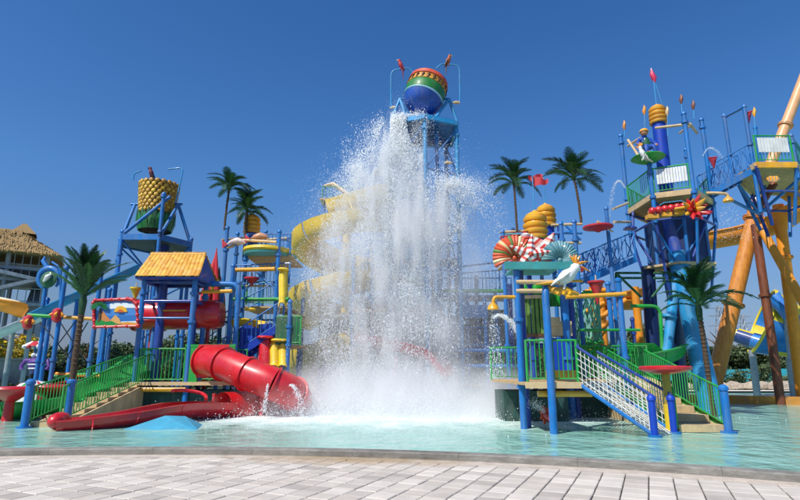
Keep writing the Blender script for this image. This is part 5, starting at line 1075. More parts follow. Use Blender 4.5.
# ================================================================== TALL RIGHT TOWER
ZT = H(197, 20.6); hx = [V(X(q, p, y_), y_, 0) for q, p, y_ in ((627, 200, 22.4), (653, 197, 20.2), (694, 194, 19.6), (711, 190, 21.0), (692, 197, 23.4), (652, 200, 24.4))]
cc = sum(hx, V(0, 0, 0)) / 6
t = thing('tall_tower', 'tall leaning-legged blue tower with hexagonal green railed deck and a navy core at right', 'tower', V(cc.x, cc.y, WZ))
for i, (p, yt) in enumerate(zip(hx, (136, 165, 114, 120, 150, 170))): post(t, p.x, p.y, ZT - 1.2, H(yt, p.y), .1, BLUE, [ZT - .15, H(yt, p.y) - .35] + ([ZT + .5] if i == 0 else []))
for i in range(6):
    a, b = hx[i], hx[(i + 1) % 6]; q = [a, b, b.lerp(cc, .55), a.lerp(cc, .55)]; d0 = .0
    for k in range(4):
        f0, f1 = .55 * k / 4 + .004, .55 * (k + 1) / 4 - .004; G().slab([(v.x, v.y) for v in (a.lerp(cc, f0), b.lerp(cc, f0), b.lerp(cc, f1), a.lerp(cc, f1))], ZT - .06, ZT).build('deck_plank', DECK, t, smooth=False)
    G().bar(a + V(0, 0, ZT - .1), b + V(0, 0, ZT - .1), .1, .22).build('deck_edge', STUC, t)
    if i != 2: railing(t, [a.lerp(b, .06) + V(0, 0, ZT), a.lerp(b, .94) + V(0, 0, ZT)], 1.05, GREEN, .14)
    pipe(t, a + V(0, 0, ZT - 1.1), b + V(0, 0, ZT - 1.1), .05, NAVY, 'beam'); pipe(t, a + V(0, 0, ZT - 1.1), a.lerp(cc, .35) + V(0, 0, ZT - 4.2), .055, NAVY if i < 2 else BLUE, 'strut')
    pipe(t, a + V(0, 0, ZT - .2), cc + V(0, 0, ZT - 1.0), .05, NAVY, 'strut')
G().slab([(v.lerp(cc, .55).x, v.lerp(cc, .55).y) for v in hx], ZT - .2, ZT - .1).build('core_floor', BRN, t)
def wpanel(par, a, b, z, n=11):
    pn = G().bar(a + V(0, .03, z), b + V(0, .03, z), .03, .06).build('panel_rail', GREEN, par); me = None; d = (b - a)
    for i in range(n):
        p = a.lerp(b, (i + .5) / n) + V(0, 0, z)
        o = G().bar(p + V(0, 0, -.3), p + V(0, 0, .3), .028, d.length / n * .86).build('white_slat', WHT, pn) if False else None
        g = G().box((0, 0, 0), (d.length / n * .84, .03, .62)) if me is None else None
        if me is None: o = G().box(p, (d.length / n * .84, .03, .62)).build('white_slat', WHT, pn); me = o.data; o.rotation_euler = (0, 0, math.atan2(d.y, d.x))
        else: o = put('white_slat', me, pn, p); o.rotation_euler = (0, 0, math.atan2(d.y, d.x))
a, b = hx[1].lerp(hx[2], .12) + V(0, -.06, 0), hx[1].lerp(hx[2], .88) + V(0, -.06, 0); wpanel(t, a, b, ZT + .66)
# crown pipes
for (q1, p1, y1_, q2, p2, y2_) in ((655, 128, 20.4, 690, 124, 19.8), (690, 124, 19.8, 697, 133, 21), (680, 133, 22, 690, 126, 20), (628, 140, 22, 636, 152, 21.2), (636, 152, 21.2, 641, 160, 20.8), (628, 146, 22, 640, 138, 21)): pipe(t, at(q1, p1, y1_), at(q2, p2, y2_), .055, CRM, 'crown_pipe')
# underworks: navy core, lower deck, legs
cz = ZT - .25; zc = H(264, 21.4); r6 = [(cc.x + 1.15 * math.cos(R(60 * i + 20)), cc.y + 1.15 * math.sin(R(60 * i + 20))) for i in range(6)]
G().slab(r6, zc, cz - .5).build('core_drum', mat('navy_core', '#122a5c', rough=.45, var=.2), t, smooth=False)
for i in range(6): a, b = r6[i], r6[(i + 1) % 6]; G().tube(V(a[0], a[1], zc - .05), V(a[0], a[1], cz - .45), .07, 8).build('core_edge', BLUE, t); pipe(t, V(*a, zc + .3), V(*b, cz - .8), .04, BLUE, 'brace')
G().slab([(cc.x + 1.55 * math.cos(R(60 * i + 5)), cc.y + 1.4 * math.sin(R(60 * i + 5))) for i in range(6)], zc - .14, zc - .05).build('lower_deck', STUC, t, smooth=False)
for a, b in (((616, 273), (642, 273)), ((616, 278), (642, 278)), ((616, 273), (641, 297)), ((671, 274), (652, 297)), ((654, 273), (672, 274)), ((654, 278), (672, 278)), ((616, 273), (616, 281))): pipe(t, at(*a, 20.9), at(*b, 21.1), .05, GREEN2, 'under_pipe')
bent(t, [V(hx[3].x, hx[3].y, ZT - .3), at(706, 221, 20.8), at(690, 266, 20.8), at(681, 264, 21.2)], .055, NAVY, 'hoop_strut'); bent(t, [at(633, 212, 21.8), at(633, 232, 21.6), at(652, 262, 21.2)], .055, NAVY, 'hoop_strut'); pipe(t, at(652, 222, 20.4), at(676, 262, 20.8), .05, BLUE, 'strut')
G().tube(V(X(649, 330, 22), 22.0, -.3), V(X(649, 280, 22), 22, zc), .27, 18).build('core_column', mat('navy_core', '#122a5c'), t)
topj = at(676, 252, 21.0)
la, lb_ = V(X(713, 412, 20.6), 20.6, -.3), V(X(657, 412, 20.6), 20.6, -.3)
G().tube(la, topj, .42, 22, .33).build('leg', BLUE2, t); G().tube(lb_, topj - V(0, 0, .5), .2, 18, .19).build('leg', BLUE2, t); G().tube(V(X(694, 412, 22.6), 23.6, -.3), topj + V(0, .3, 0), .28, 18).build('leg', mat('navy_core', '#122a5c'), t)
for p, q, f in ((la, topj, .33), (la, topj, .72), (lb_, topj, .6)): c = p.lerp(q, f); d = (q - p).normalized(); G().tube(c - d * .05, c + d * .05, .40 if p is la else .28, 20).build('flange', BLUE2, t)
G().tube(topj, V(topj.x - .1, topj.y + .2, ZT - .6), .26, 18).build('upper_column', NAVY, t)
lighthouse(662, 21.2, 200, 104, .27, 'blue column with ribbed yellow cap rising through the tall right tower deck', 70, flag=False)
c = at(652, 72, 21.2); t = thing('spear_finial', 'pink red spear shaped finial leaning at the very top of the right tower', 'finial', c); G().path([at(662, 104, 21.2), at(655, 82, 21.2)], .022, 6).build('pole', BLUE2, t); G().path([at(655, 83, 21.2), at(654, 78, 21.2), at(652, 74, 21.2), at(651, 68, 21.2)], [.02, .12, .1, .01], 6).build('blade', PINK, t)
for i, (q, p, y_, z0_) in enumerate(((625, 137, 22.2, 120), (645, 122, 21, 105), (668, 116, 20.8, 106), (682, 113, 19.8, 94), (694, 119, 20.6, 100), (755, 122, 21.5, 107))):
    t = thing('torch_finial', ['thin orange finial above the left end of the tower ring', 'orange flame finial just left of the yellow cap', 'small cream finial just right of the yellow cap', 'tall thin brown finial over the front right tower post', 'thin brown finial over the rear right tower post', 'cream flame finial above the far right deck'][i], 'finial', at(q, p, y_), 'finials on the right towers')
    pipe(t, at(q, p + (20 if i in (1, 2, 5) else 0), y_), at(q - .5, z0_ + 8, y_), .02, BLUE2, 'rod', 6); G().path([at(q - .5, z0_ + 10, y_), at(q - 1, z0_ + 6, y_), at(q - .5, z0_ + 3, y_), at(q - 1, z0_, y_)], [.02, .08, .06, .01], 6).build('flame', [OBRN, OCOL, CRM, BRN, BRN, YEL][i], t)
# red balls and splash flower
t = thing('ball_arch', 'row of six red balls hung under the front of the tall tower deck', 'ornament', at(668, 208, 19.8)); pipe(t, at(648, 213, 19.8), at(688, 207, 19.4), .06, YEL, 'rail')
for i in range(6): G().ball(at(652.5 + i * 6.2, 211 - i * .95, 19.6), .15, 14).build('ball', RED, t)
for i in range(3): G().box(at(652 + i * 13, 217 - i * 2, 19.7), (.4, .3, .16)).build('bracket', YEL, t)
c = at(692, 211, 19.1); t = thing('splash_flower', 'spiky red flower with yellow petal tips under the tower deck corner', 'ornament', c)
for i in range(15):
    a = i * 2.399; e = .3 + .9 * (i / 15); d = V(math.cos(a) * math.sin(e) , -.35 - .3 * math.cos(e), math.sin(a) * math.sin(e)).normalized(); L_ = .62 if i % 2 else .5
    G().path([c, c + d * L_ * .45, c + d * L_ * .85, c + d * L_ * 1.1], [.05, .12, .07, .01], 7).build('petal', RED if i % 3 else YEL, t)
# seated figure and white parrot on a green dish
c = at(646, 152, 20.6); t = thing('figure_statue', 'statue of a seated figure in blue and green with yellow cap on the tower ring', 'statue', c)
sm_ = bpy.data.meshes.new('body'); J = dict(pel=(0, 0, .1), ch=(0, 0, .48), nk=(.0, -.02, .62), hd=(-.02, -.04, .78), ls=(-.24, 0, .54), le=(-.38, -.12, .3), lh=(-.3, -.3, .18), rs=(.24, 0, .54), re=(.38, -.12, .3), rh=(.28, -.3, .16), lk=(-.16, -.42, .12), lf=(-.18, -.46, -.25), rk=(.16, -.42, .12), rf=(.2, -.46, -.25))
kn = list(J); ed = [('pel', 'ch'), ('ch', 'nk'), ('nk', 'hd'), ('ch', 'ls'), ('ls', 'le'), ('le', 'lh'), ('ch', 'rs'), ('rs', 're'), ('re', 'rh'), ('pel', 'lk'), ('lk', 'lf'), ('pel', 'rk'), ('rk', 'rf')]
sm_.from_pydata([J[k] for k in kn], [(kn.index(a), kn.index(b)) for a, b in ed], []); bo = put('body', sm_, t, c); sm_.materials.append(mat('statue_blue', '#1f4fa8', rough=.5))
md = bo.modifiers.new('skin', 'SKIN'); rr2 = dict(pel=.17, ch=.19, nk=.08, hd=.15, ls=.1, le=.075, lh=.06, rs=.1, re=.075, rh=.06, lk=.11, lf=.08, rk=.11, rf=.08)
for i, k in enumerate(kn): sm_.skin_vertices[0].data[i].radius = (rr2[k],) * 2; sm_.skin_vertices[0].data[i].use_root = (k == 'pel')
ss = bo.modifiers.new('sub', 'SUBSURF'); ss.levels = ss.render_levels = 1
SK = mat('statue_skin', '#c98a62', rough=.5); G().ball(c + V(-.02, -.06, .84), .15, 14).build('head', SK, t); G().lathe(c + V(-.02, -.05, .9), [(.19, -.02), (.17, .03), (.13, .09), (.02, .13)], 14).build('cap', YEL, t)
G().path([c + V(0, -.05, .1), c + V(0, -.06, .35), c + V(0, -.05, .56)], [.16, .19, .13], 14).build('vest', GREEN2, t)
for s in (-1, 1): G().ball(c + V(s * .3, -.3, .18), .07, 8).build('hand', SK, t); G().ball(c + V(s * .05 - .02, -.2, .87), .02, 6).build('eye', BLK, t); G().box(c + V(s * .19, -.52, -.28), (.12, .26, .1)).build('shoe', RED2, t)
c = at(648, 158, 20.2); t = thing('green_dish', 'small green leaf dish holding the figure and the white parrot', 'dish', c); G().lathe(c, [(.1, -.25), (.45, -.12), (.66, .0), (.62, .04), (.05, -.04)], 18).build('dish', GREEN, t); G().tube(c - V(0, 0, 1.4), c - V(0, 0, .2), .07, 8).build('stem', BLUE, t)
bird(X(643, 156, 19.8), 19.8, H(160, 19.8), .62, WHT, mat('cream_wing', '#d9d6cc'), 'small white parrot with yellow crest perched before the seated figure', 'cockatoo_statue', 'cockatoo statue', -1, crest=paint('crest_orange', '#e0931c', .1), beak=OCOL, tail=.3, lean=.5)
G().tube(V(X(613, 300, 19.2), 19.2, -.3), V(X(613, 208, 19.2), 19.2, H(208, 19.2)), .08, 10)
t = thing('side_mast', 'thin blue mast with a tan arm left of the tall tower', 'mast', V(X(613, 330, 19.4), 19.4, WZ)); post(t, X(617, 330, 19.4), 19.4, -.3, H(209, 19.4), .085, BLUE, [H(250, 19.4), H(290, 19.4)]); pipe(t, at(613, 209, 19.4), at(628, 203, 21), .045, CRM, 'arm'); pipe(t, at(614, 222, 19.4), at(630, 222, 21.5), .05, CRM, 'arm'); G().lathe(at(630, 229, 21), [(.02, .15), (.25, .06), (.28, 0), (.05, .02)], 12).build('shade', NAVY, t)

# ---- bridges
def bridge(label, a, b, wdt, m, rh=1.0, name='bridge', truss=True):
    t = thing(name, label, 'bridge', a.lerp(b, .5)); d = (b - a).normalized(); s = V(-d.y, d.x, 0).normalized() * wdt
    n = max(4, int((b - a).length / .3)); me = None; an = math.atan2(d.y, d.x); pt_ = math.asin(d.z)
    for i in range(n):
        p = a.lerp(b, (i + .5) / n) + s * .5
        if me is None: o = G().box((0, 0, 0), (.27, wdt, .05)).build('tread', m, t); me = o.data; o.location = p - WLOC[t.name]
        else: o = put('tread', me, t, p)
        o.rotation_euler = (0, -pt_, an)
    for q in (V(0, 0, 0), s):
        G().bar(a + q, b + q, .07, .24).build('stringer', BLUE, t); r_ = railing(t, [a + q + V(0, 0, .1), a.lerp(b, .5) + q + V(0, 0, .1), b + q + V(0, 0, .1)], rh, BLUE, .2, low=.12)
        g = G(); k = 5
        for i in range(k): g.tube(a.lerp(b, i / k) + q, a.lerp(b, (i + 1) / k) + q + V(0, 0, rh), .025, 6); g.tube(a.lerp(b, (i + 1) / k) + q, a.lerp(b, i / k) + q + V(0, 0, rh), .02, 6)
        g.build('lattice', BLUE, t)
    return t
bridge('blue truss bridge climbing from the palm mast to the tall tower', at(585, 281, 20.2), at(636, 259, 20.6), 1.1, BLUE)
# far right deck
ZQ = H(166, 20.4); hq = [V(X(q, p, y_), y_, 0) for q, p, y_ in ((735, 172, 21.6), (756, 166, 20.0), (796, 163, 20.0), (808, 168, 22.0), (785, 170, 23.4), (748, 172, 23.4))]; cq = sum(hq, V(0, 0, 0)) / 6
t = thing('corner_deck', 'green railed lookout deck with white slatted panel at the right edge', 'play platform', V(cq.x, cq.y, ZQ))
for i in range(6):
    a, b = hq[i], hq[(i + 1) % 6]
    for k in range(4): f0, f1 = .8 * k / 4 + .004, .8 * (k + 1) / 4 - .004; G().slab([(v.x, v.y) for v in (a.lerp(cq, f0), b.lerp(cq, f0), b.lerp(cq, f1), a.lerp(cq, f1))], ZQ - .06, ZQ).build('deck_plank', DECK, t, smooth=False)
    G().bar(a + V(0, 0, ZQ - .12), b + V(0, 0, ZQ - .12), .1, .24).build('deck_edge', YEL if i == 1 else STUC, t)
    if i not in (0, 5): railing(t, [a.lerp(b, .05) + V(0, 0, ZQ), a.lerp(b, .95) + V(0, 0, ZQ)], 1.15, GREEN if i == 1 else TEAL, .14)
    pipe(t, a + V(0, 0, ZQ - .15), a.lerp(cq, .45) + V(0, 0, ZQ - 2.4), .07, BLUE if i % 2 == 0 else NAVY, 'strut'); pipe(t, a.lerp(cq, .2) + V(0, 0, ZQ - 1.1), b.lerp(cq, .2) + V(0, 0, ZQ - 1.1), .05, NAVY, 'beam')
wpanel(t, hq[1].lerp(hq[2], .1) + V(0, -.06, 0), hq[1].lerp(hq[2], .86) + V(0, -.06, 0), ZQ + .72, 10)
for i, (q, y_, yt, yb_) in enumerate(((732, 21.4, 116, 186), (754, 20.3, 107, 212), (762, 22.6, 128, 190), (797, 20.1, 136, 178))): post(t, X(q, 170, y_), y_, H(yb_, y_), H(yt, y_), .09, BLUE, [ZQ + .9])
bent(t, [V(X(732, 170, 21.4), 21.4, H(118, 21.4)), at(727, 116, 21.3), V(X(754, 170, 20.3), 20.3, H(107, 20.3))], .06, BLUE, 'top_bar')
G().tube(at(757, 210, 21.6), V(cq.x, cq.y, ZQ - .3), .16, 14).build('column', BRN, t)
for q in ((800, 178), (738, 184), (731, 200)): pipe(t, at(*q, 20.8), at(759, 214, 21.4), .065, BLUE, 'strut')
bridge('blue sloping bridge linking the tall tower to the deck at the right edge', at(711, 193, 20.6), at(754, 170, 20.3), 1.2, BLUE, 1.05)
for i, (q, p, y_, lb) in enumerate(((748, 112, 20.4, 'dark red pennant hanging from the top bar of the right deck'), (713, 158, 20.2, 'dark red pennant hanging on the sloping bridge rail'))):
    t = thing('pennant', lb, 'pennant', at(q, p, y_), 'red triangular pennants'); a, b, c = at(q - 4.5, p + (2 if i == 0 else 0), y_), at(q + 4, p - 1, y_), at(q + 1.5, p + 11, y_); m_ = (a + b + c) / 3 + V(0, -.06, 0)
    G().add([a, b, c, m_, a + V(0, .03, 0), b + V(0, .03, 0), c + V(0, .03, 0)], [(0, 1, 3), (1, 2, 3), (2, 0, 3), (4, 6, 5), (0, 4, 5, 1), (1, 5, 6, 2), (2, 6, 4, 0)]).build('cloth', mat('dark_red_cloth', '#9c1c34', rough=.7), t, smooth=False); G().tube(a, b, .03, 6).build('rod', RED2, t)
t = thing('shower_pipe', 'tan shower arm with a yellow rose under the sloping bridge', 'shower', at(725, 193, 20)); bent(t, [at(707, 193, 20.4), at(718, 193, 20), at(727, 194, 20), at(728, 197, 20)], .06, CRM, 'pipe'); G().lathe(at(728, 199, 20), [(.2, -.1), (.17, 0), (.06, .1)], 14).build('rose', YEL, t)

# ================================================================== ORANGE SLIDE AND COLUMNS (right)
def column(label, pts, r0, r1, m, rings, grp='tall slide columns'):
    a, b = pts; t = thing('slide_column', label, 'column', a, grp); g = G(); k = 6; P_ = [a.lerp(b, i / k) for i in range(k + 1)]; g.path(P_, [r0 + (r1 - r0) * i / k for i in range(k + 1)], 24).build('shaft', m, t); d = (b - a).normalized()
    for f in rings: c = a.lerp(b, f); r_ = (r0 + (r1 - r0) * f); G().tube(c - d * .07, c + d * .07, r_ * 1.38, 24).build('flange', m, t); G().tube(c - d * .012, c + d * .012, r_ * 1.42, 24).build('flange_gap', BRN, t)
Yo = 26.
jn = at(757, 205, 26.5); ft = V(X(707, 405, 27), 27., -.3)
column('fattest brown orange column leaning right up to the joint under the corner deck', (ft, jn), .38, .36, OBRN, (.5, .93, .1))
column('pale tan leaning column rising past the corner deck to the top right edge', (jn + V(0, .4, -.2), at(806, 72, 27)), .28, .26, mat('pale_orange_paint', '#e0a878', rough=.4, var=.15), (.6, .2))
column('thin dark red brown post standing in the basin', (V(X(781, 405, 25.5), 25.5, -.3), at(755, 225, 26)), .2, .2, BRN, (.6,))
column('bright orange vertical column by the right edge', (V(X(804, 408, 25.8), 25.8, -.3), at(778, 205, 25.8)), .27, .25, OCOL, (.73, .97)); column('slim orange brace running down right from the column joint', (at(812, 318, 23.6), at(760, 226, 25.4)), .19, .19, OCOL, (.96,))
for i, (p, q) in enumerate(((at(690, 262, 25), at(701, 262, 25)),)): pass
t = thing('orange_flume', 'long orange open flume crossing behind the right tower', 'slide', at(745, 225, 26)); pth = catmull([at(678, 243, 30), at(710, 236, 28.6), at(745, 229, 27.4), at(775, 219, 26.4), at(798, 205, 25.6), at(830, 185, 25)], 6)
for i in range(0, len(pth) - 1, 6): G().sweep(pth[i:i + 7], usec(.78, .75, .06, 12, .1)).build('flume_section', OCOL, t)
t = thing('orange_tube', 'thick orange tube bend beside the corner deck at the right edge', 'slide', at(790, 180, 24)); pth = catmull([at(766, 180, 25), at(778, 184, 24.2), at(790, 190, 23.6), at(803, 196, 23.4), at(822, 196, 24)], 6)
for i in range(0, len(pth) - 1, 6): seg = pth[i:i + 7]; G().path(seg, .5, 22, cap=False).tube(seg[0] - V(.03, 0, 0), seg[0] + V(.03, 0, 0), .56, 22).build('tube_section', OCOL, t)
# blue and yellow funnel slide
t = thing('funnel_slide', 'blue and yellow panelled funnel slide behind the right hand columns', 'slide', at(770, 325, 34)); YB_ = [paint('funnel_blue', '#1a78c8', .2), paint('funnel_yellow', '#e6cc28', .2), paint('funnel_navy', '#153a78', .2)]
a, b = at(722, 330, 35), at(768, 346, 33.4); ax_ = (b - a).normalized(); M_ = ax_.to_track_quat('Z', 'Y').to_matrix(); L_ = (b - a).length
pr = [(.42, 0), (.46, L_ * .33), (.52, L_ * .66), (.6, L_)]; 
for k in range(3):
    g = G().lathe(a, [pr[k], pr[k + 1]], 20, M_); g.m = [((j // 7) + k) % 3 for j in range(20)] + [0, 0]; g.build('tube_section', YB_, t)
c = at(763, 322, 33); ax_ = V(.84, -.34, -.42).normalized(); M_ = ax_.to_track_quat('Z', 'Y').to_matrix()
for k, (z0_, r0_, z1_, r1_) in enumerate(((0, 2.05, .8, 1.85), (.8, 1.85, 1.7, 1.55), (1.7, 1.55, 2.7, 1.15), (2.7, 1.15, 3.8, .8))):
    g = G().lathe(c, [(r0_, z0_), (r1_, z1_), (r1_ - .06, z1_), (r0_ - .06, z0_), (r0_, z0_)], 36, M_, cap=False); g.m = [((((j % 36) + 3 * k) // 9)) % 2 for j in range(len(g.f))]; g.build('funnel_ring', YB_[:2], t)
G().lathe(c, [(2.03, -.12), (2.14, -.08), (2.14, .02), (2.03, .05), (1.98, -.03), (2.03, -.12)], 40, M_, cap=False).build('rim', YB_[1], t)
for q, y_ in ((752, 33), (788, 33.5), (812, 34)): pipe(t, V(X(q, 360, y_), y_, -.3), V(X(q, 350, y_), y_, H(350, y_)), .2, GREY, 'support')
t = thing('blue_flume', 'small blue chute ramp rising left above the funnel slide', 'slide', at(778, 300, 31)); G().sweep([at(772, 292, 31), at(782, 303, 30.6), at(792, 315, 30.4)], usec(.6, .5, .06, 10, .08)).build('chute', YB_[0], t); pipe(t, V(X(784, 330, 31), 31, -.3), at(784, 310, 31), .12, GREY, 'support')
# palm on the right
palm(X(711, 395, 19.0), 19.0, -.3, H(307, 19), 1.6, 28, 'large dark palm with a rough trunk in front of the big leaning column', up=(-.05, 1.4), droop=.28, wide=.26, r=.09, boot=True, leanx=-.05)

# ================================================================== FALLING WATER AND SPRAY
mwt = bpy.data.materials.new('water_drops'); mwt.use_nodes = True; n = mwt.node_tree; b = n.nodes['Principled BSDF']; b.inputs['Base Color'].default_value = (.9, .92, .93, 1); b.inputs['Roughness'].default_value = .25; b.inputs['IOR'].default_value = 1.33
tr = n.nodes.new('ShaderNodeBsdfTranslucent'); tr.inputs[0].default_value = (.26, .28, .29, 1); mxs = n.nodes.new('ShaderNodeAddShader'); n.links.new(b.outputs[0], mxs.inputs[0]); n.links.new(tr.outputs[0], mxs.inputs[1])
n.links.new(mxs.outputs[0], n.nodes['Material Output'].inputs['Surface'])
top = V(X(405, 125, 23.2), 23.2, ZD - .1); P_, S_ = [], []; rs = np.random.default_rng(5)
zf = WZ
def fallpt(v, u, t_, drag=.55):
    e = (1 - math.exp(-drag * t_)) / drag
    return V(top.x + v * e, top.y + u * e, top.z - 4.9 * t_ * t_ * .9)
tmax = math.sqrt((top.z - zf) / (4.9 * .9))
# torn sheets and clots: each clot is thrown at its own speed and trails a comet of drops
def side(n_):
    m_ = rs.random(n_); return np.where(m_ < .46, rs.normal(-.1, 1.25, n_), np.where(m_ < .58, rs.normal(2.4, .8, n_), np.where(m_ < .84, rs.normal(-3.0, .9, n_), rs.uniform(-5.2, 4.5, n_)))).clip(-5.6, 5.0)
for sx in side(4000):
    u = rs.normal(-.2, .8); t_ = tmax * rs.random() ** .68; x0_ = rs.uniform(-.6, .65); wgt = rs.pareto(2.2) + .35; wgt = min(wgt, 3.5)
    sp = (.045 + .16 * t_) * (.6 + .5 * wgt); k = int(38 * wgt * (1.25 if abs(sx) < 3 else .8)) + 6; base = fallpt(sx, u, t_); dx = sx * math.exp(-.55 * t_); dz = 8.8 * t_
    gx = rs.normal(0, 1, (k, 3)) * [sp, sp, sp]; tail = rs.exponential(.055, k)
    for q, tl in zip(gx, tail):
        P_.append((base.x + x0_ + q[0] - dx * tl, base.y + q[1], base.z + q[2] * 1.2 + dz * tl)); S_.append(rs.uniform(.007, .018) * (1 if rs.random() > .07 else 1.8))
# bursts thrown up again where the water strikes the decks on both sides of the tower
for (q0, p0_, vmin, vmax, nb) in ((380, 172, -5.6, -.8, 640), (446, 186, .8, 5.2, 460)):
    s0 = at(q0, p0_, 23.0)
    for c_ in range(nb):
        v_ = rs.uniform(vmin, vmax) if rs.random() < .6 else rs.normal((vmin + vmax) / 2, .7); t_ = 1.75 * rs.random() ** .8; up_ = rs.uniform(-.6, 2.6); wgt = min(rs.pareto(2.0) + .3, 3.2); e = (1 - math.exp(-.9 * t_)) / .9
        b_ = V(s0.x + v_ * e, s0.y + rs.normal(0, .7) * e, s0.z + up_ * t_ - 4.3 * t_ * t_); k = int(34 * wgt) + 5; sp = (.05 + .14 * t_) * (.6 + .5 * wgt); gx = rs.normal(0, 1, (k, 3)) * sp; tail = rs.exponential(.05, k); vz = up_ - 8.6 * t_
        for q, tl in zip(gx, tail): P_.append((b_.x + q[0] - v_ * tl * .5, b_.y + q[1], b_.z + q[2] - vz * tl)); S_.append(rs.uniform(.006, .018) * (1 if rs.random() > .08 else 1.8))
P_ = np.array(P_); S_ = np.array(S_); keep = (P_[:, 2] > zf) & (P_[:, 2] < top.z + .4); P_, S_ = P_[keep], S_[keep]
nz = np.array([noise.noise(Vector((p[0] * 1.1, p[1], p[2] * .45))) for p in P_]); 
def thin(Q_, e_=0):   # the tower legs stay in view at upper right, the lower right is only a light veil
    x_, z_ = Q_[:, 0], Q_[:, 2]; r_ = rs.random(len(Q_)); k_ = np.ones(len(Q_), bool)
    k_ &= ~((x_ > top.x + 1.05) & (z_ > H(178, 23.2)) & (r_ < .9)); k_ &= ~((x_ > top.x + 2.2) & (z_ < 7.5) & (r_ < .72)); k_ &= ~((x_ < top.x - 1.7) & (z_ > H(222, 23.2)) & (r_ < .4)); k_ &= ~((x_ < top.x - 1.0) & (z_ > H(152, 23.2)) & (r_ < .7)); return k_
keep = (nz > -.14 - .12 * (P_[:, 2] < 4)) & thin(P_); P_, S_ = P_[keep], S_[keep]
S_ *= np.clip(1.15 - .10 * np.abs(P_[:, 0] - top.x), .6, 1.1)
o = drops('falling_water', P_, S_, mwt, stretch=2.4); tag(o, 'white curtain of water crashing down from the giant bucket into the pool', 'falling water')
# ropes of water in the lower half
k = 80000; cxs = np.array([-3.1, -2.7, -.6, .2, .8, 1.4]); w_ = np.array([.2, .12, .22, .16, .18, .12]); ci = rs.choice(6, k, p=w_ / w_.sum()); zq_ = rs.random(k) ** 1.2 * 8.5
Q = np.stack([top.x + cxs[ci] + rs.normal(0, .34, k) + .35 * np.sin(zq_ * 1.3 + ci), top.y - .3 + rs.normal(0, .5, k), zf + zq_], 1)
nz = np.array([noise.noise(Vector((p[0] * 3.2, p[1] * 2, p[2] * .55))) for p in Q]); Q = Q[nz > .02 + .03 * zq_]
o = drops('water_ropes', Q, rs.uniform(.005, .017, len(Q)), mwt, stretch=3.2); tag(o, 'streaming ropes of water in the lower half of the cascade', 'falling water')
# outer fine spray
k = 80000; t_ = tmax * rs.random(k) ** .7; sx = rs.normal(.1, 3.3, k).clip(-6.4, 6.2); e = (1 - np.exp(-.55 * t_)) / .55
Q = np.stack([top.x + sx * e + rs.normal(0, .3, k), top.y + rs.normal(-.2, 1.2, k) * e, top.z - 4.4 * t_ ** 2 + rs.normal(0, .5, k)], 1)
nz = np.array([noise.noise(Vector((p[0] * .8, p[1] * .8, p[2] * .5 + 7))) for p in Q]); Q = Q[(Q[:, 2] > zf) & (nz > -.15 + .3 * rs.random(k)) & thin(Q)]
o = drops('fine_spray', Q, rs.uniform(.004, .009, len(Q)), mwt, stretch=1.5); tag(o, 'fine droplets drifting around the falling water', 'spray')
k = 90000; t_ = tmax * rs.random(k) ** .75; sx = rs.normal(0, 2.5, k).clip(-6.2, 6.0); e = (1 - np.exp(-.6 * t_)) / .6
Q = np.stack([top.x + sx * e + rs.normal(0, .45, k), top.y + rs.normal(-.2, 1.0, k) * e, top.z - 4.3 * t_ ** 2 + rs.normal(0, .6, k)], 1)
nz = np.array([noise.noise(Vector((p[0] * 2.0, p[1] * 1.4, p[2] * .5 + 3))) for p in Q]); Q = Q[(Q[:, 2] > zf) & (nz > -.02) & thin(Q)]
o = drops('water_dust', Q, rs.uniform(.0025, .006, len(Q)), mwt, stretch=3.0); tag(o, 'finest streaks of water dust inside the falling water', 'spray')
# splash-up from the pool
k = 70000; a = rs.random(k) * 6.283; r_ = np.abs(rs.normal(0, 2.6, k)); zz = rs.exponential(.32, k) * np.exp(-((r_ - 1.5) / 4.5) ** 2)
Q = np.stack([top.x - .4 + r_ * np.cos(a) * 1.5, 21.2 + r_ * np.sin(a) * .85, zf + zz], 1); Q = Q[(zz < 3)]
o = drops('splash_spray', Q, rs.uniform(.006, .018, len(Q)), mwt, stretch=1.3); tag(o, 'low crown of splashing drops where the water hits the pool', 'spray')
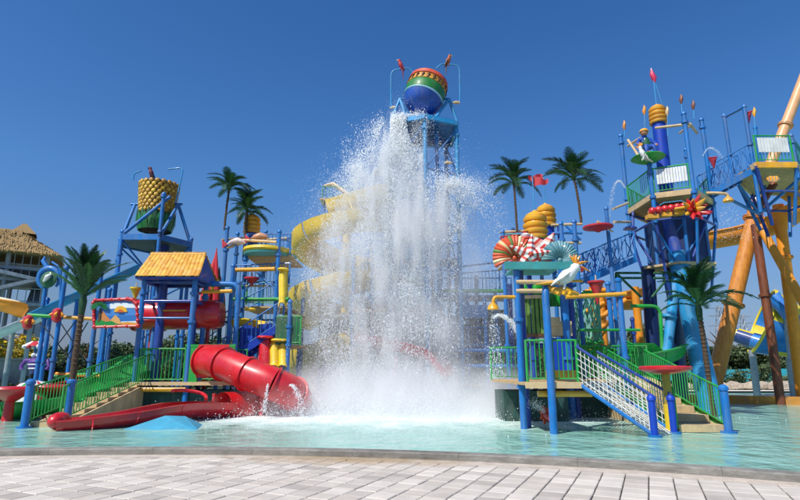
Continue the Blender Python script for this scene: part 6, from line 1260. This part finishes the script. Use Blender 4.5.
# soft mist, real scattering air full of water
def mist(name, label, prof, c, dens, scale, sq=(1, 1), aniso=.0, thr=(.38, .72), fall=None, col=(.985, .99, 1, 1), low=.08, seed=3.0):
    o = G().lathe(c, prof, 28, squash=sq).build(name, [m_ := bpy.data.materials.new(name)], None, 'stuff'); o.data.shade_smooth(); tag(o, label, 'mist')
    m_.use_nodes = True; n = m_.node_tree; n.nodes.remove(n.nodes['Principled BSDF']); pv = n.nodes.new('ShaderNodeVolumePrincipled'); pv.inputs['Color'].default_value = col; pv.inputs['Anisotropy'].default_value = aniso
    tc = n.nodes.new('ShaderNodeTexCoord'); mp = n.nodes.new('ShaderNodeMapping'); mp.inputs['Scale'].default_value = scale; n.links.new(tc.outputs['Object'], mp.inputs[0])
    no = n.nodes.new('ShaderNodeTexNoise'); no.inputs['Scale'].default_value = 1; no.inputs['Detail'].default_value = 6; no.inputs['Roughness'].default_value = .68; no.inputs['Distortion'].default_value = .3; n.links.new(mp.outputs[0], no.inputs[0])
    mr = n.nodes.new('ShaderNodeMapRange'); mr.inputs[1].default_value = thr[0]; mr.inputs[2].default_value = thr[1]; n.links.new(no.outputs['Fac'], mr.inputs[0])
    nl = n.nodes.new('ShaderNodeTexNoise'); nl.inputs['Scale'].default_value = .42; nl.inputs['Detail'].default_value = 2; ml = n.nodes.new('ShaderNodeMapping'); ml.inputs['Scale'].default_value = (1, 1, .6); ml.inputs['Location'].default_value = (seed, 0, 0); n.links.new(tc.outputs['Object'], ml.inputs[0]); n.links.new(ml.outputs[0], nl.inputs[0])
    rl = n.nodes.new('ShaderNodeMapRange'); rl.inputs[1].default_value = .40; rl.inputs[2].default_value = .60; rl.inputs[3].default_value = low; n.links.new(nl.outputs['Fac'], rl.inputs[0]); ml2 = n.nodes.new('ShaderNodeMath'); ml2.operation = 'MULTIPLY'; n.links.new(mr.outputs[0], ml2.inputs[0]); n.links.new(rl.outputs[0], ml2.inputs[1])
    # density fades towards the edge of the cloud: generated coordinates, 0..1 across the shape
    gr = n.nodes.new('ShaderNodeVectorMath'); gr.operation = 'DISTANCE'; mg = n.nodes.new('ShaderNodeMapping'); mg.inputs['Scale'].default_value = (1, 1, fall[0]); n.links.new(tc.outputs['Generated'], mg.inputs[0]); n.links.new(mg.outputs[0], gr.inputs[0]); gr.inputs[1].default_value = (.5, .5, fall[1])
    m2 = n.nodes.new('ShaderNodeMapRange'); m2.interpolation_type = 'SMOOTHSTEP'; m2.inputs[1].default_value = fall[2]; m2.inputs[2].default_value = .0; n.links.new(gr.outputs['Value'], m2.inputs[0])
    mu = n.nodes.new('ShaderNodeMath'); mu.operation = 'MULTIPLY'; n.links.new(ml2.outputs[0], mu.inputs[0]); n.links.new(m2.outputs[0], mu.inputs[1]); mu2 = n.nodes.new('ShaderNodeMath'); mu2.operation = 'MULTIPLY'; n.links.new(mu.outputs[0], mu2.inputs[0]); mu2.inputs[1].default_value = dens
    n.links.new(mu2.outputs[0], pv.inputs['Density']); n.links.new(pv.outputs[0], n.nodes['Material Output'].inputs['Volume']); return o
mist('water_mist', 'white veil of mist hanging in the falling water', [(.01, 0), (4.9, .02), (4.8, 2), (4.4, 5), (3.4, 7.5), (2.1, 9.6), (1.05, 11.4), (.5, 12.3), (.01, 12.6)], V(top.x - .45, 22.6, zf + .01), 4.2, (1.6, 1.6, .38), (1.02, .5), fall=(.0, 0, .50), thr=(.46, .68))
mist('spray_haze', 'wide thin haze of spray around the falling water', [(.01, 0), (6.4, .02), (6.6, 2.5), (6.2, 5), (5.2, 7.5), (3.8, 9.6), (2.0, 11.4), (.01, 12)], V(top.x + .1, 22.4, zf + .015), .24, (.7, .7, .5), (1.02, .5), fall=(.3, .1, .5), thr=(.3, .7), low=.3, seed=11.0)
mist('pool_mist', 'bright low mist boiling off the pool where the water lands', [(.01, 0), (6.9, .02), (6.8, .6), (5.4, 1.4), (3.4, 2.3), (1.2, 3.0), (.01, 3.2)], V(top.x - .1, 20.8, zf + .02), 2.6, (1.3, 1.3, .9), (1.0, .6), fall=(.75, .0, .56), thr=(.34, .66), low=.45)
def cone(p, r, h, k, name, label, sz=.008):
    z = h * rs.random(k) ** .7; a = rs.random(k) * 6.283; f = np.sqrt(rs.random(k)) * r * (z / h) ** .6; Q = np.stack([p.x + f * np.cos(a), p.y + f * np.sin(a), p.z - z], 1); tag(drops(name, Q, rs.uniform(sz * .6, sz * 1.5, k), mwt, stretch=3), label, 'spray')
cone(at(728, 201, 20), .75, 1.6, 450, 'shower_drops', 'fine cone of drops under the yellow shower rose', .007); cone(at(493, 309, Yb - .1), .3, 1.9, 450, 'shower_drops', 'drops falling from the yellow bell pipe', .009)
def jet(a, b, h, k, label, sp=.03, sz=.008):
    f = rs.random(k); P0 = np.array([a.lerp(b, x) for x in f]); P0[:, 2] += h * 4 * f * (1 - f); P0 += rs.normal(0, 1, (k, 3)) * (sp * (.3 + f))[:, None]; tag(drops('water_jet', P0, rs.uniform(sz * .6, sz * 1.4, k), mwt, stretch=1.6), label, 'water jet')
jet(at(493, 318, 17.4), at(522, 340, 17), .35, 800, 'thin white jet arcing into the play deck left of its posts', .05, .012); jet(at(545, 414, 15.6), at(530, 404, 15.2), .1, 500, 'small white jet from the orange spray wheel', .08, .008)
jet(at(625, 188, 21), at(609, 222, 21), .9, 700, 'thin arcing jet left of the tall tower deck', .04, .007); jet(at(703, 156, 20.4), at(722, 158, 20.4), .4, 400, 'thin jet over the sloping bridge rail', .03, .006)
jet(at(268, 384, 18.3), at(264, 412, 18.2), .05, 320, 'white trickle running down over the curled red slide', .04, .012); jet(at(290, 385, 18.6), at(303, 414, 18.3), .25, 420, 'white water curling off the outer bend of the red slide', .06, .012)
